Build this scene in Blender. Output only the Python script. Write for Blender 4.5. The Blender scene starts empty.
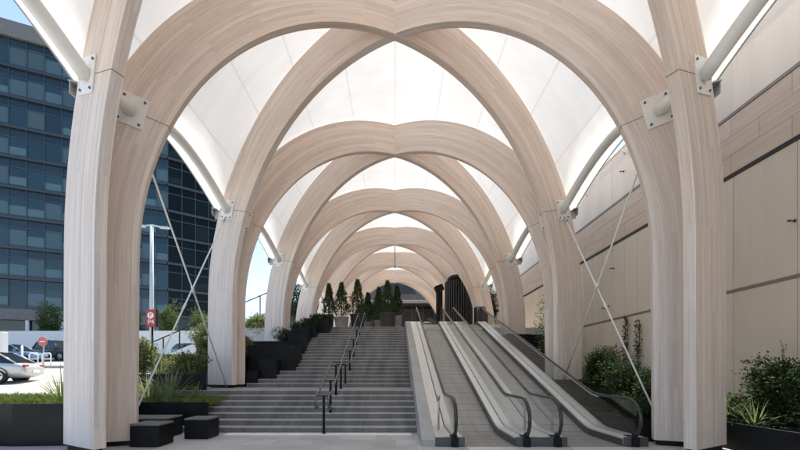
import bpy, math, random
from mathutils import Vector, Matrix
R = math.radians
random.seed(7)
scn = bpy.context.scene
col = scn.collection

# ------------------------------------------------------------------ camera
cam_d = bpy.data.cameras.new('camera')
cam = bpy.data.objects.new('camera', cam_d)
col.objects.link(cam)
cam.location = (0, 0, 1.6)
cam.rotation_euler = (R(90), 0, 0)
cam_d.sensor_width = 36
cam_d.lens = 360 / 800 * 36
cam_d.shift_x = 5 / 800          # vanishing point a little left of the middle
cam_d.shift_y = 146 / 800        # rising-front (shift) lens: verticals stay upright
cam_d.clip_start = 0.05
cam_d.clip_end = 3000
scn.camera = cam

# ------------------------------------------------------------------ light
SUN_EL, SUN_AZ = R(63), R(4)    # azimuth measured from +y towards +x
w = bpy.data.worlds.new('World')
scn.world = w
w.use_nodes = True
nt = w.node_tree
nt.nodes.clear()
sky = nt.nodes.new('ShaderNodeTexSky')
sky.sky_type = 'NISHITA'
sky.sun_disc = False
sky.sun_elevation = SUN_EL
sky.sun_rotation = SUN_AZ
sky.air_density = 1.0
sky.dust_density = 0.5
sky.ozone_density = 1.6
bg = nt.nodes.new('ShaderNodeBackground')
bg.inputs['Strength'].default_value = 0.12
wo = nt.nodes.new('ShaderNodeOutputWorld')
nt.links.new(sky.outputs[0], bg.inputs['Color'])
nt.links.new(bg.outputs[0], wo.inputs['Surface'])
sd = bpy.data.lights.new('sun', 'SUN')
sd.energy = 4.5
sd.angle = R(0.5)
sd.color = (1.0, 0.935, 0.835)
sun = bpy.data.objects.new('sun', sd)
col.objects.link(sun)
to_sun = Vector((math.sin(SUN_AZ) * math.cos(SUN_EL), math.cos(SUN_AZ) * math.cos(SUN_EL), math.sin(SUN_EL)))
sun.rotation_euler = to_sun.to_track_quat('Z', 'Y').to_euler()
sun.location = (20, 20, 60)
scn.view_settings.view_transform = 'Standard'
scn.view_settings.look = 'None'
scn.view_settings.gamma = 1
scn.view_settings.exposure = 1.3
scn.view_settings.use_curve_mapping = False
scn.render.engine = 'CYCLES'
scn.cycles.max_bounces = 14
scn.cycles.diffuse_bounces = 9
scn.cycles.transparent_max_bounces = 16

# ------------------------------------------------------------------ materials
class NM:
    """tiny node-material helper"""
    def __init__(s, name):
        s.m = bpy.data.materials.new(name)
        s.m.use_nodes = True
        s.t = s.m.node_tree
        s.b = s.t.nodes['Principled BSDF']
        s.out = s.t.nodes['Material Output']
    def n(s, typ, **kw):
        nd = s.t.nodes.new(typ)
        for k, v in kw.items():
            setattr(nd, k, v)
        return nd
    def l(s, a, b):
        s.t.links.new(a, b)
    def coords(s, kind='Object', scale=(1, 1, 1), loc=(0, 0, 0)):
        tc = s.n('ShaderNodeTexCoord')
        mp = s.n('ShaderNodeMapping')
        mp.inputs['Scale'].default_value = scale
        mp.inputs['Location'].default_value = loc
        s.l(tc.outputs[kind], mp.inputs['Vector'])
        return mp.outputs[0]
    def world(s, scale=(1, 1, 1)):
        g = s.n('ShaderNodeNewGeometry')
        mp = s.n('ShaderNodeMapping')
        mp.inputs['Scale'].default_value = scale
        s.l(g.outputs['Position'], mp.inputs['Vector'])
        return mp.outputs[0]
    def noise(s, vec, scale=5, detail=4, rough=0.55):
        nz = s.n('ShaderNodeTexNoise')
        nz.inputs['Scale'].default_value = scale
        nz.inputs['Detail'].default_value = detail
        nz.inputs['Roughness'].default_value = rough
        s.l(vec, nz.inputs['Vector'])
        return nz.outputs['Fac']
    def ramp(s, fac, stops):
        r = s.n('ShaderNodeValToRGB')
        el = r.color_ramp.elements
        while len(el) < len(stops):
            el.new(0.5)
        for e, (p, c) in zip(el, stops):
            e.position = p
            e.color = (*c, 1) if len(c) == 3 else c
        s.l(fac, r.inputs['Fac'])
        return r.outputs['Color']
    def mix(s, fac, a, b, mode='MIX'):
        mx = s.n('ShaderNodeMix', data_type='RGBA', blend_type=mode)
        for sock, v in ((mx.inputs['Factor'], fac), (mx.inputs['A'], a), (mx.inputs['B'], b)):
            if hasattr(v, 'is_linked'):
                s.l(v, sock)
            elif isinstance(v, tuple):
                sock.default_value = (*v, 1)
            else:
                sock.default_value = v
        return mx.outputs['Result']
    def math(s, op, a, b=None):
        m = s.n('ShaderNodeMath', operation=op)
        for i, v in enumerate((a, b)):
            if v is None:
                continue
            if hasattr(v, 'is_linked'):
                s.l(v, m.inputs[i])
            else:
                m.inputs[i].default_value = v
        return m.outputs[0]
    def bump(s, fac, strength=0.2, dist=0.01):
        bp = s.n('ShaderNodeBump')
        bp.inputs['Strength'].default_value = strength
        bp.inputs['Distance'].default_value = dist
        s.l(fac, bp.inputs['Height'])
        s.l(bp.outputs[0], s.b.inputs['Normal'])
    def set(s, color=None, rough=0.5, metal=0.0, spec=None):
        if color is not None:
            if hasattr(color, 'is_linked'):
                s.l(color, s.b.inputs['Base Color'])
            else:
                s.b.inputs['Base Color'].default_value = (*color, 1)
        if hasattr(rough, 'is_linked'):
            s.l(rough, s.b.inputs['Roughness'])
        else:
            s.b.inputs['Roughness'].default_value = rough
        s.b.inputs['Metallic'].default_value = metal
        if spec is not None:
            s.b.inputs['Specular IOR Level'].default_value = spec
        return s.m

def plain(name, c, rough=0.5, metal=0.0, var=0.12, scale=3.0, spec=None):
    k = NM(name)
    v = k.noise(k.world(), scale, 5)
    lo = tuple(max(0, x * (1 - var)) for x in c)
    hi = tuple(min(1, x * (1 + var)) for x in c)
    return k.set(k.ramp(v, [(0.3, lo), (0.7, hi)]), rough, metal, spec)

def timber_mat():
    k = NM('pale laminated timber')
    uv = k.coords('UV', (0.5, 22, 1))
    uv2 = k.coords('UV', (0.12, 5, 1), (3, 7, 0))
    uv3 = k.coords('UV', (1.6, 60, 1))
    a = k.noise(uv, 1.0, 6, 0.6)
    b = k.noise(uv2, 1.0, 3, 0.5)
    c = k.noise(uv3, 1.0, 3, 0.5)
    base = k.ramp(a, [(0.22, (0.63, 0.535, 0.47)), (0.5, (0.75, 0.675, 0.615)), (0.78, (0.82, 0.765, 0.715))])
    board = k.ramp(b, [(0.3, (0.90, 0.885, 0.88)), (0.7, (1.05, 1.03, 1.02))])
    colr = k.mix(0.75, base, board, 'MULTIPLY')
    fine = k.ramp(c, [(0.35, (0.83, 0.80, 0.775)), (0.6, (1, 1, 1))])
    colr = k.mix(0.55, colr, fine, 'MULTIPLY')
    # short boards: each lamella is finger-jointed from boards of slightly different tone
    br = k.n('ShaderNodeTexBrick')
    k.l(k.coords('UV', (1, 1, 1)), br.inputs['Vector'])
    br.inputs['Color1'].default_value = (0.89, 0.855, 0.83, 1)
    br.inputs['Color2'].default_value = (1.07, 1.06, 1.05, 1)
    br.inputs['Mortar'].default_value = (0.80, 0.74, 0.69, 1)
    br.inputs['Scale'].default_value = 1
    br.inputs['Mortar Size'].default_value = 0.0012
    br.inputs['Brick Width'].default_value = 3.1
    br.inputs['Row Height'].default_value = 0.09
    colr = k.mix(0.8, colr, br.outputs['Color'], 'MULTIPLY')
    # per-arch tint
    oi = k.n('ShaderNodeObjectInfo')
    arch_tint = oi.outputs['Color']
    colr = k.mix(1.0, colr, arch_tint, 'MULTIPLY')
    # knots
    vo = k.n('ShaderNodeTexVoronoi')
    k.l(k.coords('UV', (0.9, 5.0, 1)), vo.inputs['Vector'])
    vo.inputs['Scale'].default_value = 1.0
    kn = k.math('LESS_THAN', vo.outputs['Distance'], 0.045)
    colr = k.mix(k.math('MULTIPLY', kn, 0.45), colr, (0.30, 0.20, 0.14))
    # the lower pieces under the splice have weathered a little greyer
    g = k.n('ShaderNodeNewGeometry')
    sx = k.n('ShaderNodeSeparateXYZ')
    k.l(g.outputs['Position'], sx.inputs[0])
    low = k.math('LESS_THAN', sx.outputs['Z'], 7.0)
    hs = k.n('ShaderNodeHueSaturation')
    hs.inputs['Saturation'].default_value = 0.78
    hs.inputs['Value'].default_value = 1.0
    k.l(colr, hs.inputs['Color'])
    wn = k.noise(k.world((1, 1, 0.4)), 0.8, 3)
    colr = k.mix(k.math('MULTIPLY', low, k.math('ADD', wn, 0.15)), colr, hs.outputs[0])
    k.bump(a, 0.12, 0.004)
    return k.set(colr, 0.62, 0, 0.25)

def fabric_mat():
    k = NM('white translucent fabric')
    g = k.n('ShaderNodeUVMap')
    sx = k.n('ShaderNodeSeparateXYZ')
    k.l(g.outputs[0], sx.inputs[0])
    # welded seams run the length of the roof: a doubled, slightly denser strip
    fr = k.math('FRACT', k.math('ADD', k.math('DIVIDE', sx.outputs['X'], 1.75), 0.5))
    d = k.math('ABSOLUTE', k.math('SUBTRACT', fr, 0.5))
    seam = k.math('LESS_THAN', d, 0.017)
    nz = k.noise(k.coords('UV', (0.6, 0.6, 1)), 1.0, 4)
    tone = k.ramp(nz, [(0.3, (0.80, 0.79, 0.765)), (0.7, (0.87, 0.865, 0.845))])
    tone = k.mix(seam, tone, (0.74, 0.73, 0.70))
    dirt = k.noise(k.coords('UV', (0.5, 2.6, 1)), 1.0, 6, 0.7)
    tone = k.mix(1.0, tone, k.ramp(dirt, [(0.34, (0.955, 0.95, 0.94)), (0.58, (1, 1, 1))]), 'MULTIPLY')
    di = k.n('ShaderNodeBsdfDiffuse')
    tr = k.n('ShaderNodeBsdfTranslucent')
    k.l(tone, di.inputs['Color'])
    k.l(tone, tr.inputs['Color'])
    ms = k.n('ShaderNodeMixShader')
    ms.inputs[0].default_value = 0.27
    k.l(di.outputs[0], ms.inputs[1])
    k.l(tr.outputs[0], ms.inputs[2])
    k.l(ms.outputs[0], k.out.inputs['Surface'])
    return k.m

def glass_mat(name, tint=(0.72, 0.78, 0.76), gl=0.9, rough=0.02):
    k = NM(name)
    tr = k.n('ShaderNodeBsdfTransparent')
    tr.inputs['Color'].default_value = (*tint, 1)
    gs = k.n('ShaderNodeBsdfGlossy')
    gs.inputs['Roughness'].default_value = rough
    gs.inputs['Color'].default_value = (gl, gl, gl, 1)
    lw = k.n('ShaderNodeLayerWeight')
    lw.inputs['Blend'].default_value = 0.5
    fz = k.math('ADD', k.math('MULTIPLY', k.math('POWER', lw.outputs['Facing'], 4.0), 0.75), 0.035)
    ms = k.n('ShaderNodeMixShader')
    k.l(fz, ms.inputs[0])
    k.l(tr.outputs[0], ms.inputs[1])
    k.l(gs.outputs[0], ms.inputs[2])
    k.l(ms.outputs[0], k.out.inputs['Surface'])
    return k.m

def paving_mat(name, c, bw, bh, joint=(0.12, 0.115, 0.11), var=0.12):
    k = NM(name)
    br = k.n('ShaderNodeTexBrick')
    k.l(k.world(), br.inputs['Vector'])
    br.inputs['Color1'].default_value = (*(x * (1 - var) for x in c), 1)
    br.inputs['Color2'].default_value = (*(x * (1 + var) for x in c), 1)
    br.inputs['Mortar'].default_value = (*joint, 1)
    br.inputs['Scale'].default_value = 1
    br.inputs['Mortar Size'].default_value = 0.004
    br.inputs['Brick Width'].default_value = bw
    br.inputs['Row Height'].default_value = bh
    nz = k.noise(k.world(), 1.1, 9, 0.72)
    v = k.ramp(nz, [(0.3, (0.78, 0.765, 0.75)), (0.48, (0.96, 0.955, 0.95)), (0.7, (1.08, 1.08, 1.08))])
    sp = k.noise(k.world(), 60, 3, 0.6)
    s2 = k.ramp(sp, [(0.3, (0.85, 0.85, 0.85)), (0.7, (1.1, 1.1, 1.1))])
    cc = k.mix(1.0, br.outputs['Color'], v, 'MULTIPLY')
    cc = k.mix(0.7, cc, s2, 'MULTIPLY')
    k.bump(sp, 0.08, 0.003)
    return k.set(cc, 0.6, 0, 0.4)

def stone_mat(name, c, streak=0.25):
    k = NM(name)
    a = k.noise(k.world((1, 1, 1)), 1.3, 8, 0.7)
    b = k.noise(k.world((1, 1, 1)), 45, 3, 0.6)
    st = k.noise(k.world((2.2, 0.3, 0.4)), 1.0, 5, 0.6)
    v = k.ramp(a, [(0.3, (0.82, 0.81, 0.80)), (0.7, (1.1, 1.1, 1.1))])
    s2 = k.ramp(b, [(0.3, (0.84, 0.84, 0.84)), (0.7, (1.12, 1.12, 1.12))])
    s3 = k.ramp(st, [(0.35, (1 - streak,) * 3), (0.6, (1.03, 1.03, 1.03))])
    cc = k.mix(1.0, c, v, 'MULTIPLY')
    cc = k.mix(1.0, cc, s2, 'MULTIPLY')
    cc = k.mix(1.0, cc, s3, 'MULTIPLY')
    return k.set(cc, 0.65, 0, 0.35)

def leaf_mat(name, c, c2, trans=0.3):
    k = NM(name)
    oi = k.noise(k.world(), 6, 3)
    colr = k.ramp(oi, [(0.32, c), (0.68, c2)])
    k.set(colr, 0.6, 0, 0.12)
    tr = k.n('ShaderNodeBsdfTranslucent')
    k.l(colr, tr.inputs['Color'])
    ms = k.n('ShaderNodeMixShader')
    ms.inputs[0].default_value = trans
    k.l(k.b.outputs[0], ms.inputs[1])
    k.l(tr.outputs[0], ms.inputs[2])
    k.l(ms.outputs[0], k.out.inputs['Surface'])
    return k.m

def band_mat():
    """coursed stone-veneer band at the top of the wall"""
    k = NM('coursed tan wall band')
    sep = k.n('ShaderNodeSeparateXYZ')
    g = k.n('ShaderNodeNewGeometry')
    k.l(g.outputs['Position'], sep.inputs[0])
    cb = k.n('ShaderNodeCombineXYZ')
    k.l(sep.outputs['Y'], cb.inputs['X'])
    k.l(k.math('SUBTRACT', sep.outputs['Z'], 6.40), cb.inputs['Y'])
    br = k.n('ShaderNodeTexBrick')
    k.l(cb.outputs[0], br.inputs['Vector'])
    br.inputs['Color1'].default_value = (0.57, 0.455, 0.35, 1)
    br.inputs['Color2'].default_value = (0.62, 0.50, 0.39, 1)
    br.inputs['Mortar'].default_value = (0.36, 0.29, 0.23, 1)
    br.inputs['Scale'].default_value = 1
    br.inputs['Mortar Size'].default_value = 0.008
    br.inputs['Brick Width'].default_value = 1.35
    br.inputs['Row Height'].default_value = 0.46
    mp = k.world((1, 0.5, 9))
    nz = k.noise(mp, 1.5, 5, 0.6)
    v = k.ramp(nz, [(0.3, (0.86, 0.83, 0.8)), (0.7, (1.06, 1.05, 1.04))])
    return k.set(k.mix(1, br.outputs['Color'], v, 'MULTIPLY'), 0.6, 0, 0.3)

def panel_mat():
    k = NM('cream wall panel')
    g = k.n('ShaderNodeNewGeometry')
    sx = k.n('ShaderNodeSeparateXYZ')
    k.l(g.outputs['Position'], sx.inputs[0])
    cell = k.n('ShaderNodeCombineXYZ')
    k.l(k.math('FLOOR', k.math('DIVIDE', k.math('ADD', sx.outputs['Y'], 5.08), 0.69)), cell.inputs['X'])
    k.l(k.math('FLOOR', k.math('DIVIDE', sx.outputs['Z'], 3.54)), cell.inputs['Y'])
    wn = k.n('ShaderNodeTexNoise')
    wn.inputs['Scale'].default_value = 0.37
    k.l(cell.outputs[0], wn.inputs['Vector'])
    tone = k.ramp(wn.outputs['Fac'], [(0.35, (0.93, 0.925, 0.92)), (0.65, (1.05, 1.05, 1.045))])
    a = k.noise(k.world((1, 1, 0.25)), 1.2, 6, 0.6)
    v = k.ramp(a, [(0.3, (0.62, 0.525, 0.42)), (0.7, (0.69, 0.60, 0.49))])
    # drips start under the joints and fade within about a metre
    b = k.noise(k.world((1, 5.5, 0.10)), 1.0, 5, 0.7)
    fr = k.math('FRACT', k.math('DIVIDE', k.math('SUBTRACT', 10.60, sx.outputs['Z']), 2.80))
    fade = k.math('SUBTRACT', 1.0, fr)
    drip = k.ramp(b, [(0.52, (0, 0, 0)), (0.68, (1, 1, 1))])
    amt = k.math('MULTIPLY', k.math('MULTIPLY', drip, fade), 0.30)
    cc = k.mix(1, v, tone, 'MULTIPLY')
    cc = k.mix(amt, cc, (0.36, 0.30, 0.235))
    return k.set(cc, 0.45, 0, 0.4)

def facade_glass(name, c_lo, c_hi, blind, share, spec=0.5):
    """office glazing: reflective tinted glass; some bays have blinds down"""
    k = NM(name)
    uv = k.n('ShaderNodeUVMap')
    sx = k.n('ShaderNodeSeparateXYZ')
    k.l(uv.outputs[0], sx.inputs[0])
    cell = k.n('ShaderNodeCombineXYZ')
    k.l(k.math('FLOOR', sx.outputs['X']), cell.inputs['X'])
    k.l(k.math('FLOOR', sx.outputs['Y']), cell.inputs['Y'])
    wn = k.n('ShaderNodeTexWhiteNoise', noise_dimensions='3D')
    k.l(cell.outputs[0], wn.inputs['Vector'])
    sc = k.n('ShaderNodeSeparateColor')
    k.l(wn.outputs['Color'], sc.inputs[0])
    fz = k.math('FRACT', sx.outputs['Y'])
    # blinds hang from 30-80 % of the pane height downwards, behind the glass
    low = k.math('LESS_THAN', fz, k.math('ADD', k.math('MULTIPLY', sc.outputs['Green'], 0.45), 0.30))
    up = k.math('GREATER_THAN', fz, 0.08)
    on = k.math('MULTIPLY', k.math('MULTIPLY', low, up), k.math('LESS_THAN', sc.outputs['Red'], share))
    base = k.mix(sc.outputs['Blue'], c_lo, c_hi)
    spandrel = k.math('GREATER_THAN', fz, 0.70)
    base = k.mix(k.math('MULTIPLY', spandrel, 0.55), base, tuple(x * 0.5 for x in c_lo))
    hb = k.mix(sc.outputs['Green'], blind, tuple(x * 0.6 for x in blind))
    colr = k.mix(on, base, hb)
    k.set(colr, 0.06, 0, spec)
    return k.m

M = dict(
    timber=timber_mat(), fabric=fabric_mat(),
    steel=plain('white painted steel', (0.79, 0.78, 0.755), 0.36, 0, 0.05),
    dsteel=plain('dark bolt steel', (0.12, 0.12, 0.12), 0.4, 0.7),
    gsteel=plain('galvanised bracket', (0.42, 0.43, 0.43), 0.45, 0.5),
    black=plain('black powder coat', (0.0075, 0.0085, 0.0095), 0.5, 0, 0.3, 2.0, 0.22),
    blackrail=plain('black handrail', (0.02, 0.02, 0.022), 0.25, 0, 0.2, 5, 0.6),
    rail=plain('brushed rail steel', (0.55, 0.55, 0.54), 0.28, 0.9, 0.05),
    darkrail=plain('dark patinated rail steel', (0.16, 0.16, 0.16), 0.25, 0.85, 0.08),
    inox=plain('brushed stainless cladding', (0.84, 0.83, 0.81), 0.36, 0.55, 0.06, 8),
    inoxd=plain('dark skirting metal', (0.10, 0.10, 0.10), 0.35, 0.5),
    paving=paving_mat('grey stone paving', (0.47, 0.455, 0.43), 0.9, 0.6, (0.24, 0.23, 0.22)),
    lightpaving=paving_mat('pale stone paving', (0.60, 0.585, 0.56), 0.9, 0.6, (0.2, 0.19, 0.18)),
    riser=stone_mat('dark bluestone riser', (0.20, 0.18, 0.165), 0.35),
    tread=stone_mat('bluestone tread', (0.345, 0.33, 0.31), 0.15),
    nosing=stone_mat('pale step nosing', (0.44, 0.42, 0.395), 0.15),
    parapet=stone_mat('grey stone coping', (0.40, 0.385, 0.36), 0.1),
    tactile=plain('pale tactile studs', (0.72, 0.71, 0.68), 0.4),
    street=stone_mat('sun bleached concrete road', (0.40, 0.385, 0.355), 0.1),
    ground=stone_mat('dry ground', (0.26, 0.25, 0.22), 0.1),
    panel=panel_mat(), band=band_mat(),
    joint=plain('dark shadow joint', (0.012, 0.011, 0.010), 0.6),
    taupe=plain('taupe joint trim', (0.20, 0.165, 0.13), 0.5),
    glass=glass_mat('balustrade glass', (0.89, 0.91, 0.90)),
    soil=plain('dark potting soil', (0.03, 0.024, 0.018), 0.9),
    grass=leaf_mat('short green grass', (0.11, 0.16, 0.035), (0.23, 0.27, 0.09)),
    flax=leaf_mat('strappy flax leaf', (0.11, 0.15, 0.055), (0.29, 0.33, 0.16)),
    shrub=leaf_mat('dark shrub leaf', (0.015, 0.030, 0.012), (0.055, 0.085, 0.032)),
    hedge=leaf_mat('sunlit hedge leaf', (0.09, 0.125, 0.035), (0.25, 0.27, 0.11)),
    conifer=leaf_mat('conifer foliage', (0.03, 0.055, 0.024), (0.095, 0.135, 0.06), 0.2),
    treeleaf=leaf_mat('street tree leaf', (0.06, 0.10, 0.025), (0.14, 0.18, 0.06)),
    bark=plain('brown bark', (0.09, 0.065, 0.045), 0.85, 0, 0.3, 12),
    potgrey=plain('grey concrete pot', (0.27, 0.26, 0.245), 0.7),
    potblack=plain('charcoal pot', (0.03, 0.032, 0.034), 0.5),
    potbrown=plain('brown glazed pot', (0.06, 0.045, 0.038), 0.45),
    spandrel=plain('dark facade spandrel', (0.035, 0.042, 0.05), 0.35),
    mullion=plain('grey mullion', (0.075, 0.09, 0.10), 0.4, 0.3),
    cladding=plain('grey brown cladding', (0.16, 0.15, 0.14), 0.5),
    whitewall=plain('white render', (0.72, 0.71, 0.68), 0.6, 0, 0.04),
    glA=facade_glass('blue office glazing', (0.010, 0.030, 0.046), (0.020, 0.055, 0.075), (0.085, 0.145, 0.165), 0.78),
    glB=facade_glass('dark green office glazing', (0.0015, 0.004, 0.004), (0.004, 0.010, 0.009), (0.014, 0.024, 0.020), 0.3, 0.16),
    darkglass=plain('dark shop glass', (0.015, 0.02, 0.024), 0.08, 0, 0.2, 3, 0.6),
    carsilver=plain('silver car paint', (0.50, 0.51, 0.50), 0.25, 0.35, 0.03),
    carblue=plain('light blue car paint', (0.13, 0.24, 0.36), 0.25, 0.2, 0.03),
    cardark=plain('dark grey car paint', (0.035, 0.038, 0.042), 0.25, 0.2, 0.05),
    tyre=plain('black tyre rubber', (0.012, 0.012, 0.012), 0.7),
    alloy=plain('alloy rim', (0.55, 0.55, 0.55), 0.3, 0.8, 0.05),
    redlamp=plain('red lamp lens', (0.35, 0.02, 0.02), 0.2),
    whitelamp=plain('clear lamp lens', (0.6, 0.6, 0.6), 0.15),
    red=plain('red sign face', (0.42, 0.035, 0.03), 0.45, 0, 0.05),
    signpink=plain('faded red sign face', (0.50, 0.13, 0.11), 0.5, 0, 0.1, 6),
    white=plain('white sign paint', (0.78, 0.78, 0.76), 0.45, 0, 0.03),
    pole=plain('pale green grey pole paint', (0.50, 0.55, 0.53), 0.4, 0, 0.05),
    roof=plain('dark metal roof', (0.075, 0.07, 0.066), 0.9, 0.0, 0.15, 2, 0.08),
    fascia=plain('pale fascia', (0.35, 0.34, 0.32), 0.5),
)
def pallet_mat():
    k = NM('grooved aluminium pallets')
    sep = k.n('ShaderNodeSeparateXYZ')
    g = k.n('ShaderNodeNewGeometry')
    k.l(g.outputs['Position'], sep.inputs[0])
    fy = k.math('FRACT', k.math('MULTIPLY', sep.outputs['Y'], 1 / 0.4))
    line = k.math('LESS_THAN', fy, 0.05)
    fx = k.math('FRACT', k.math('MULTIPLY', sep.outputs['X'], 1 / 0.018))
    grv = k.math('LESS_THAN', fx, 0.4)
    nz = k.noise(k.world((6, 0.6, 0.6)), 1, 5)
    c = k.ramp(nz, [(0.3, (0.31, 0.30, 0.285)), (0.7, (0.41, 0.40, 0.38))])
    c = k.mix(k.math('MULTIPLY', grv, 0.35), c, (0.07, 0.07, 0.068))
    c = k.mix(k.math('MULTIPLY', line, 0.75), c, (0.05, 0.05, 0.05))
    return k.set(c, 0.45, 0.35)
M['pallet'] = pallet_mat()

# ------------------------------------------------------------------ mesh builder
ORG = {}
class MB:
    def __init__(s):
        s.v, s.f, s.uv, s.sm = [], [], [], []
    def add(s, pts, faces, uvs=None, smooth=False):
        o = len(s.v)
        s.v += [tuple(p) for p in pts]
        for i, f in enumerate(faces):
            s.f.append([o + a for a in f])
            s.uv.append(uvs[i] if uvs else None)
            s.sm.append(smooth)
        return s
    def box(s, x0, x1, y0, y1, z0, z1):
        p = [(x, y, z) for z in (z0, z1) for y in (y0, y1) for x in (x0, x1)]
        return s.add(p, [(0, 2, 3, 1), (4, 5, 7, 6), (0, 1, 5, 4), (2, 6, 7, 3), (0, 4, 6, 2), (1, 3, 7, 5)])
    def obox(s, c, X, Y, Z):
        """box from centre and three half-axis vectors"""
        c, X, Y, Z = Vector(c), Vector(X), Vector(Y), Vector(Z)
        p = [c + a * X + b * Y + d * Z for d in (-1, 1) for b in (-1, 1) for a in (-1, 1)]
        return s.add(p, [(0, 2, 3, 1), (4, 5, 7, 6), (0, 1, 5, 4), (2, 6, 7, 3), (0, 4, 6, 2), (1, 3, 7, 5)])
    def tube(s, path, r, n=10, cap=True):
        path = [Vector(p) for p in path]
        rs = r if isinstance(r, (list, tuple)) else [r] * len(path)
        pts, fcs = [], []
        up = None
        for i, p in enumerate(path):
            d = (path[min(i + 1, len(path) - 1)] - path[max(i - 1, 0)]).normalized()
            if up is None:
                ref = Vector((0, 0, 1)) if abs(d.z) < 0.9 else Vector((1, 0, 0))
                up = (ref - d * ref.dot(d)).normalized()
            else:
                up = (up - d * up.dot(d)).normalized()
            sd_ = d.cross(up)
            for k in range(n):
                a = 2 * math.pi * k / n
                pts.append(p + (up * math.cos(a) + sd_ * math.sin(a)) * rs[i])
        for i in range(len(path) - 1):
            for k in range(n):
                fcs.append((i * n + k, i * n + (k + 1) % n, (i + 1) * n + (k + 1) % n, (i + 1) * n + k))
        s.add(pts, fcs, None, True)
        if cap:
            o = len(s.v) - len(pts)
            s.f.append([o + k for k in range(n)][::-1]); s.uv.append(None); s.sm.append(False)
            o2 = o + (len(path) - 1) * n
            s.f.append([o2 + k for k in range(n)]); s.uv.append(None); s.sm.append(False)
        return s
    def lathe(s, c, prof, n=20, smooth=True):
        """prof = [(r, z)...] turned about the vertical through c"""
        cx, cy, cz = c
        pts, fcs = [], []
        for r, z in prof:
            for k in range(n):
                a = 2 * math.pi * k / n
                pts.append((cx + r * math.cos(a), cy + r * math.sin(a), cz + z))
        for i in range(len(prof) - 1):
            for k in range(n):
                fcs.append((i * n + k, i * n + (k + 1) % n, (i + 1) * n + (k + 1) % n, (i + 1) * n + k))
        s.add(pts, fcs, None, smooth)
        o = len(s.v) - len(pts)
        s.f.append([o + (len(prof) - 1) * n + k for k in range(n)]); s.uv.append(None); s.sm.append(False)
        s.f.append([o + k for k in range(n)][::-1]); s.uv.append(None); s.sm.append(False)
        return s
    def prism(s, poly, axis, a0, a1):
        """poly in the two other axes (order x<y<z), extruded along axis 0/1/2"""
        n = len(poly)
        def mk(p, a):
            q = list(p); q.insert(axis, a); return tuple(q)
        pts = [mk(p, a0) for p in poly] + [mk(p, a1) for p in poly]
        fcs = [tuple(range(n))[::-1], tuple(range(n, 2 * n))]
        fcs += [(i, (i + 1) % n, n + (i + 1) % n, n + i) for i in range(n)]
        return s.add(pts, fcs)
    def leaf(s, p, d, L, W, droop=0.0):
        """one folded leaf blade of four triangles-worth of surface"""
        d = d.normalized()
        side = d.cross(Vector((0, 0, 1)))
        if side.length < 1e-3:
            side = Vector((1, 0, 0))
        side.normalize()
        rot = Matrix.Rotation(random.uniform(-1.2, 1.2), 3, d)
        side = rot @ side
        tip = p + d * L + Vector((0, 0, -droop * L))
        mid = p + d * L * 0.5
        s.add([p, mid + side * W * 0.5, tip, mid - side * W * 0.5], [(0, 1, 2, 3)])
        return s
    def build(s, name, mat, parent=None, origin=None, label=None, cat=None, group=None, kind=None, bevel=0):
        if origin is None:
            xs, ys, zs = zip(*s.v)
            origin = Vector(((min(xs) + max(xs)) / 2, (min(ys) + max(ys)) / 2, min(zs)))
        origin = Vector(origin)
        me = bpy.data.meshes.new(name)
        me.from_pydata([tuple(Vector(p) - origin) for p in s.v], [], s.f)
        if any(s.uv):
            ul = me.uv_layers.new(name='UVMap')
            for poly, uv in zip(me.polygons, s.uv):
                if uv:
                    for li, c in zip(poly.loop_indices, uv):
                        ul.data[li].uv = c
        me.polygons.foreach_set('use_smooth', s.sm)
        me.materials.append(mat)
        me.update()
        o = bpy.data.objects.new(name, me)
        col.objects.link(o)
        if bevel:
            b = o.modifiers.new('edge', 'BEVEL')
            b.width = bevel
            b.segments = 2
            b.limit_method = 'ANGLE'
            b.angle_limit = R(40)
        place(o, parent, origin)
        tag(o, label, cat, group, kind)
        return o

def place(o, parent, origin):
    origin = Vector(origin)
    ORG[o.name] = origin
    if parent:
        o.parent = parent
        o.location = origin - ORG[parent.name]
    else:
        o.location = origin

def tag(o, label=None, cat=None, group=None, kind=None):
    for k, v in (('label', label), ('category', cat), ('group', group), ('kind', kind)):
        if v:
            o[k] = v
    return o

def empty(name, loc, label=None, cat=None, group=None):
    o = bpy.data.objects.new(name, None)
    o.empty_display_size = 0.2
    col.objects.link(o)
    place(o, None, loc)
    return tag(o, label, cat, group)

ORD = ['front', 'second', 'third', 'fourth', 'fifth', 'sixth', 'seventh', 'eighth']

# ------------------------------------------------------------------ canopy dimensions
W2, BAY, Y1 = 6.7, 5.65, 7.43            # half span, bay length, y of the front (visible) columns
NN = math.hypot(2 * W2, BAY) / 2         # half length of one arch in its own plane
A_IN, B_IN, A_OUT, B_OUT, Z0 = 6.10, 7.1, 7.28, 8.38, 4.0
TH = 0.21
def col_y(k):                            # k = 1 is the front column pair in the photo
    return Y1 + BAY * (k - 1)
def geom(j):
    """centre y, half bay and half plan length of the j-th crossing (the front bay is a little longer)"""
    hb = BAY / 2 if j != 0 else 3.45
    return Y1 + BAY * (j - 1) + (hb if j != 0 else BAY - hb), hb, math.hypot(W2, hb)
ZK_IN, ZK_OUT = 7.05, 7.32               # splice height on the inner and outer edge
def foot_z(side, k):
    t = {0: 0.0, 1: 0.0, 2: 1.0 if side < 0 else 1.2, 3: 3.0 if side < 0 else 3.4}
    return t.get(k, 4.0)

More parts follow.
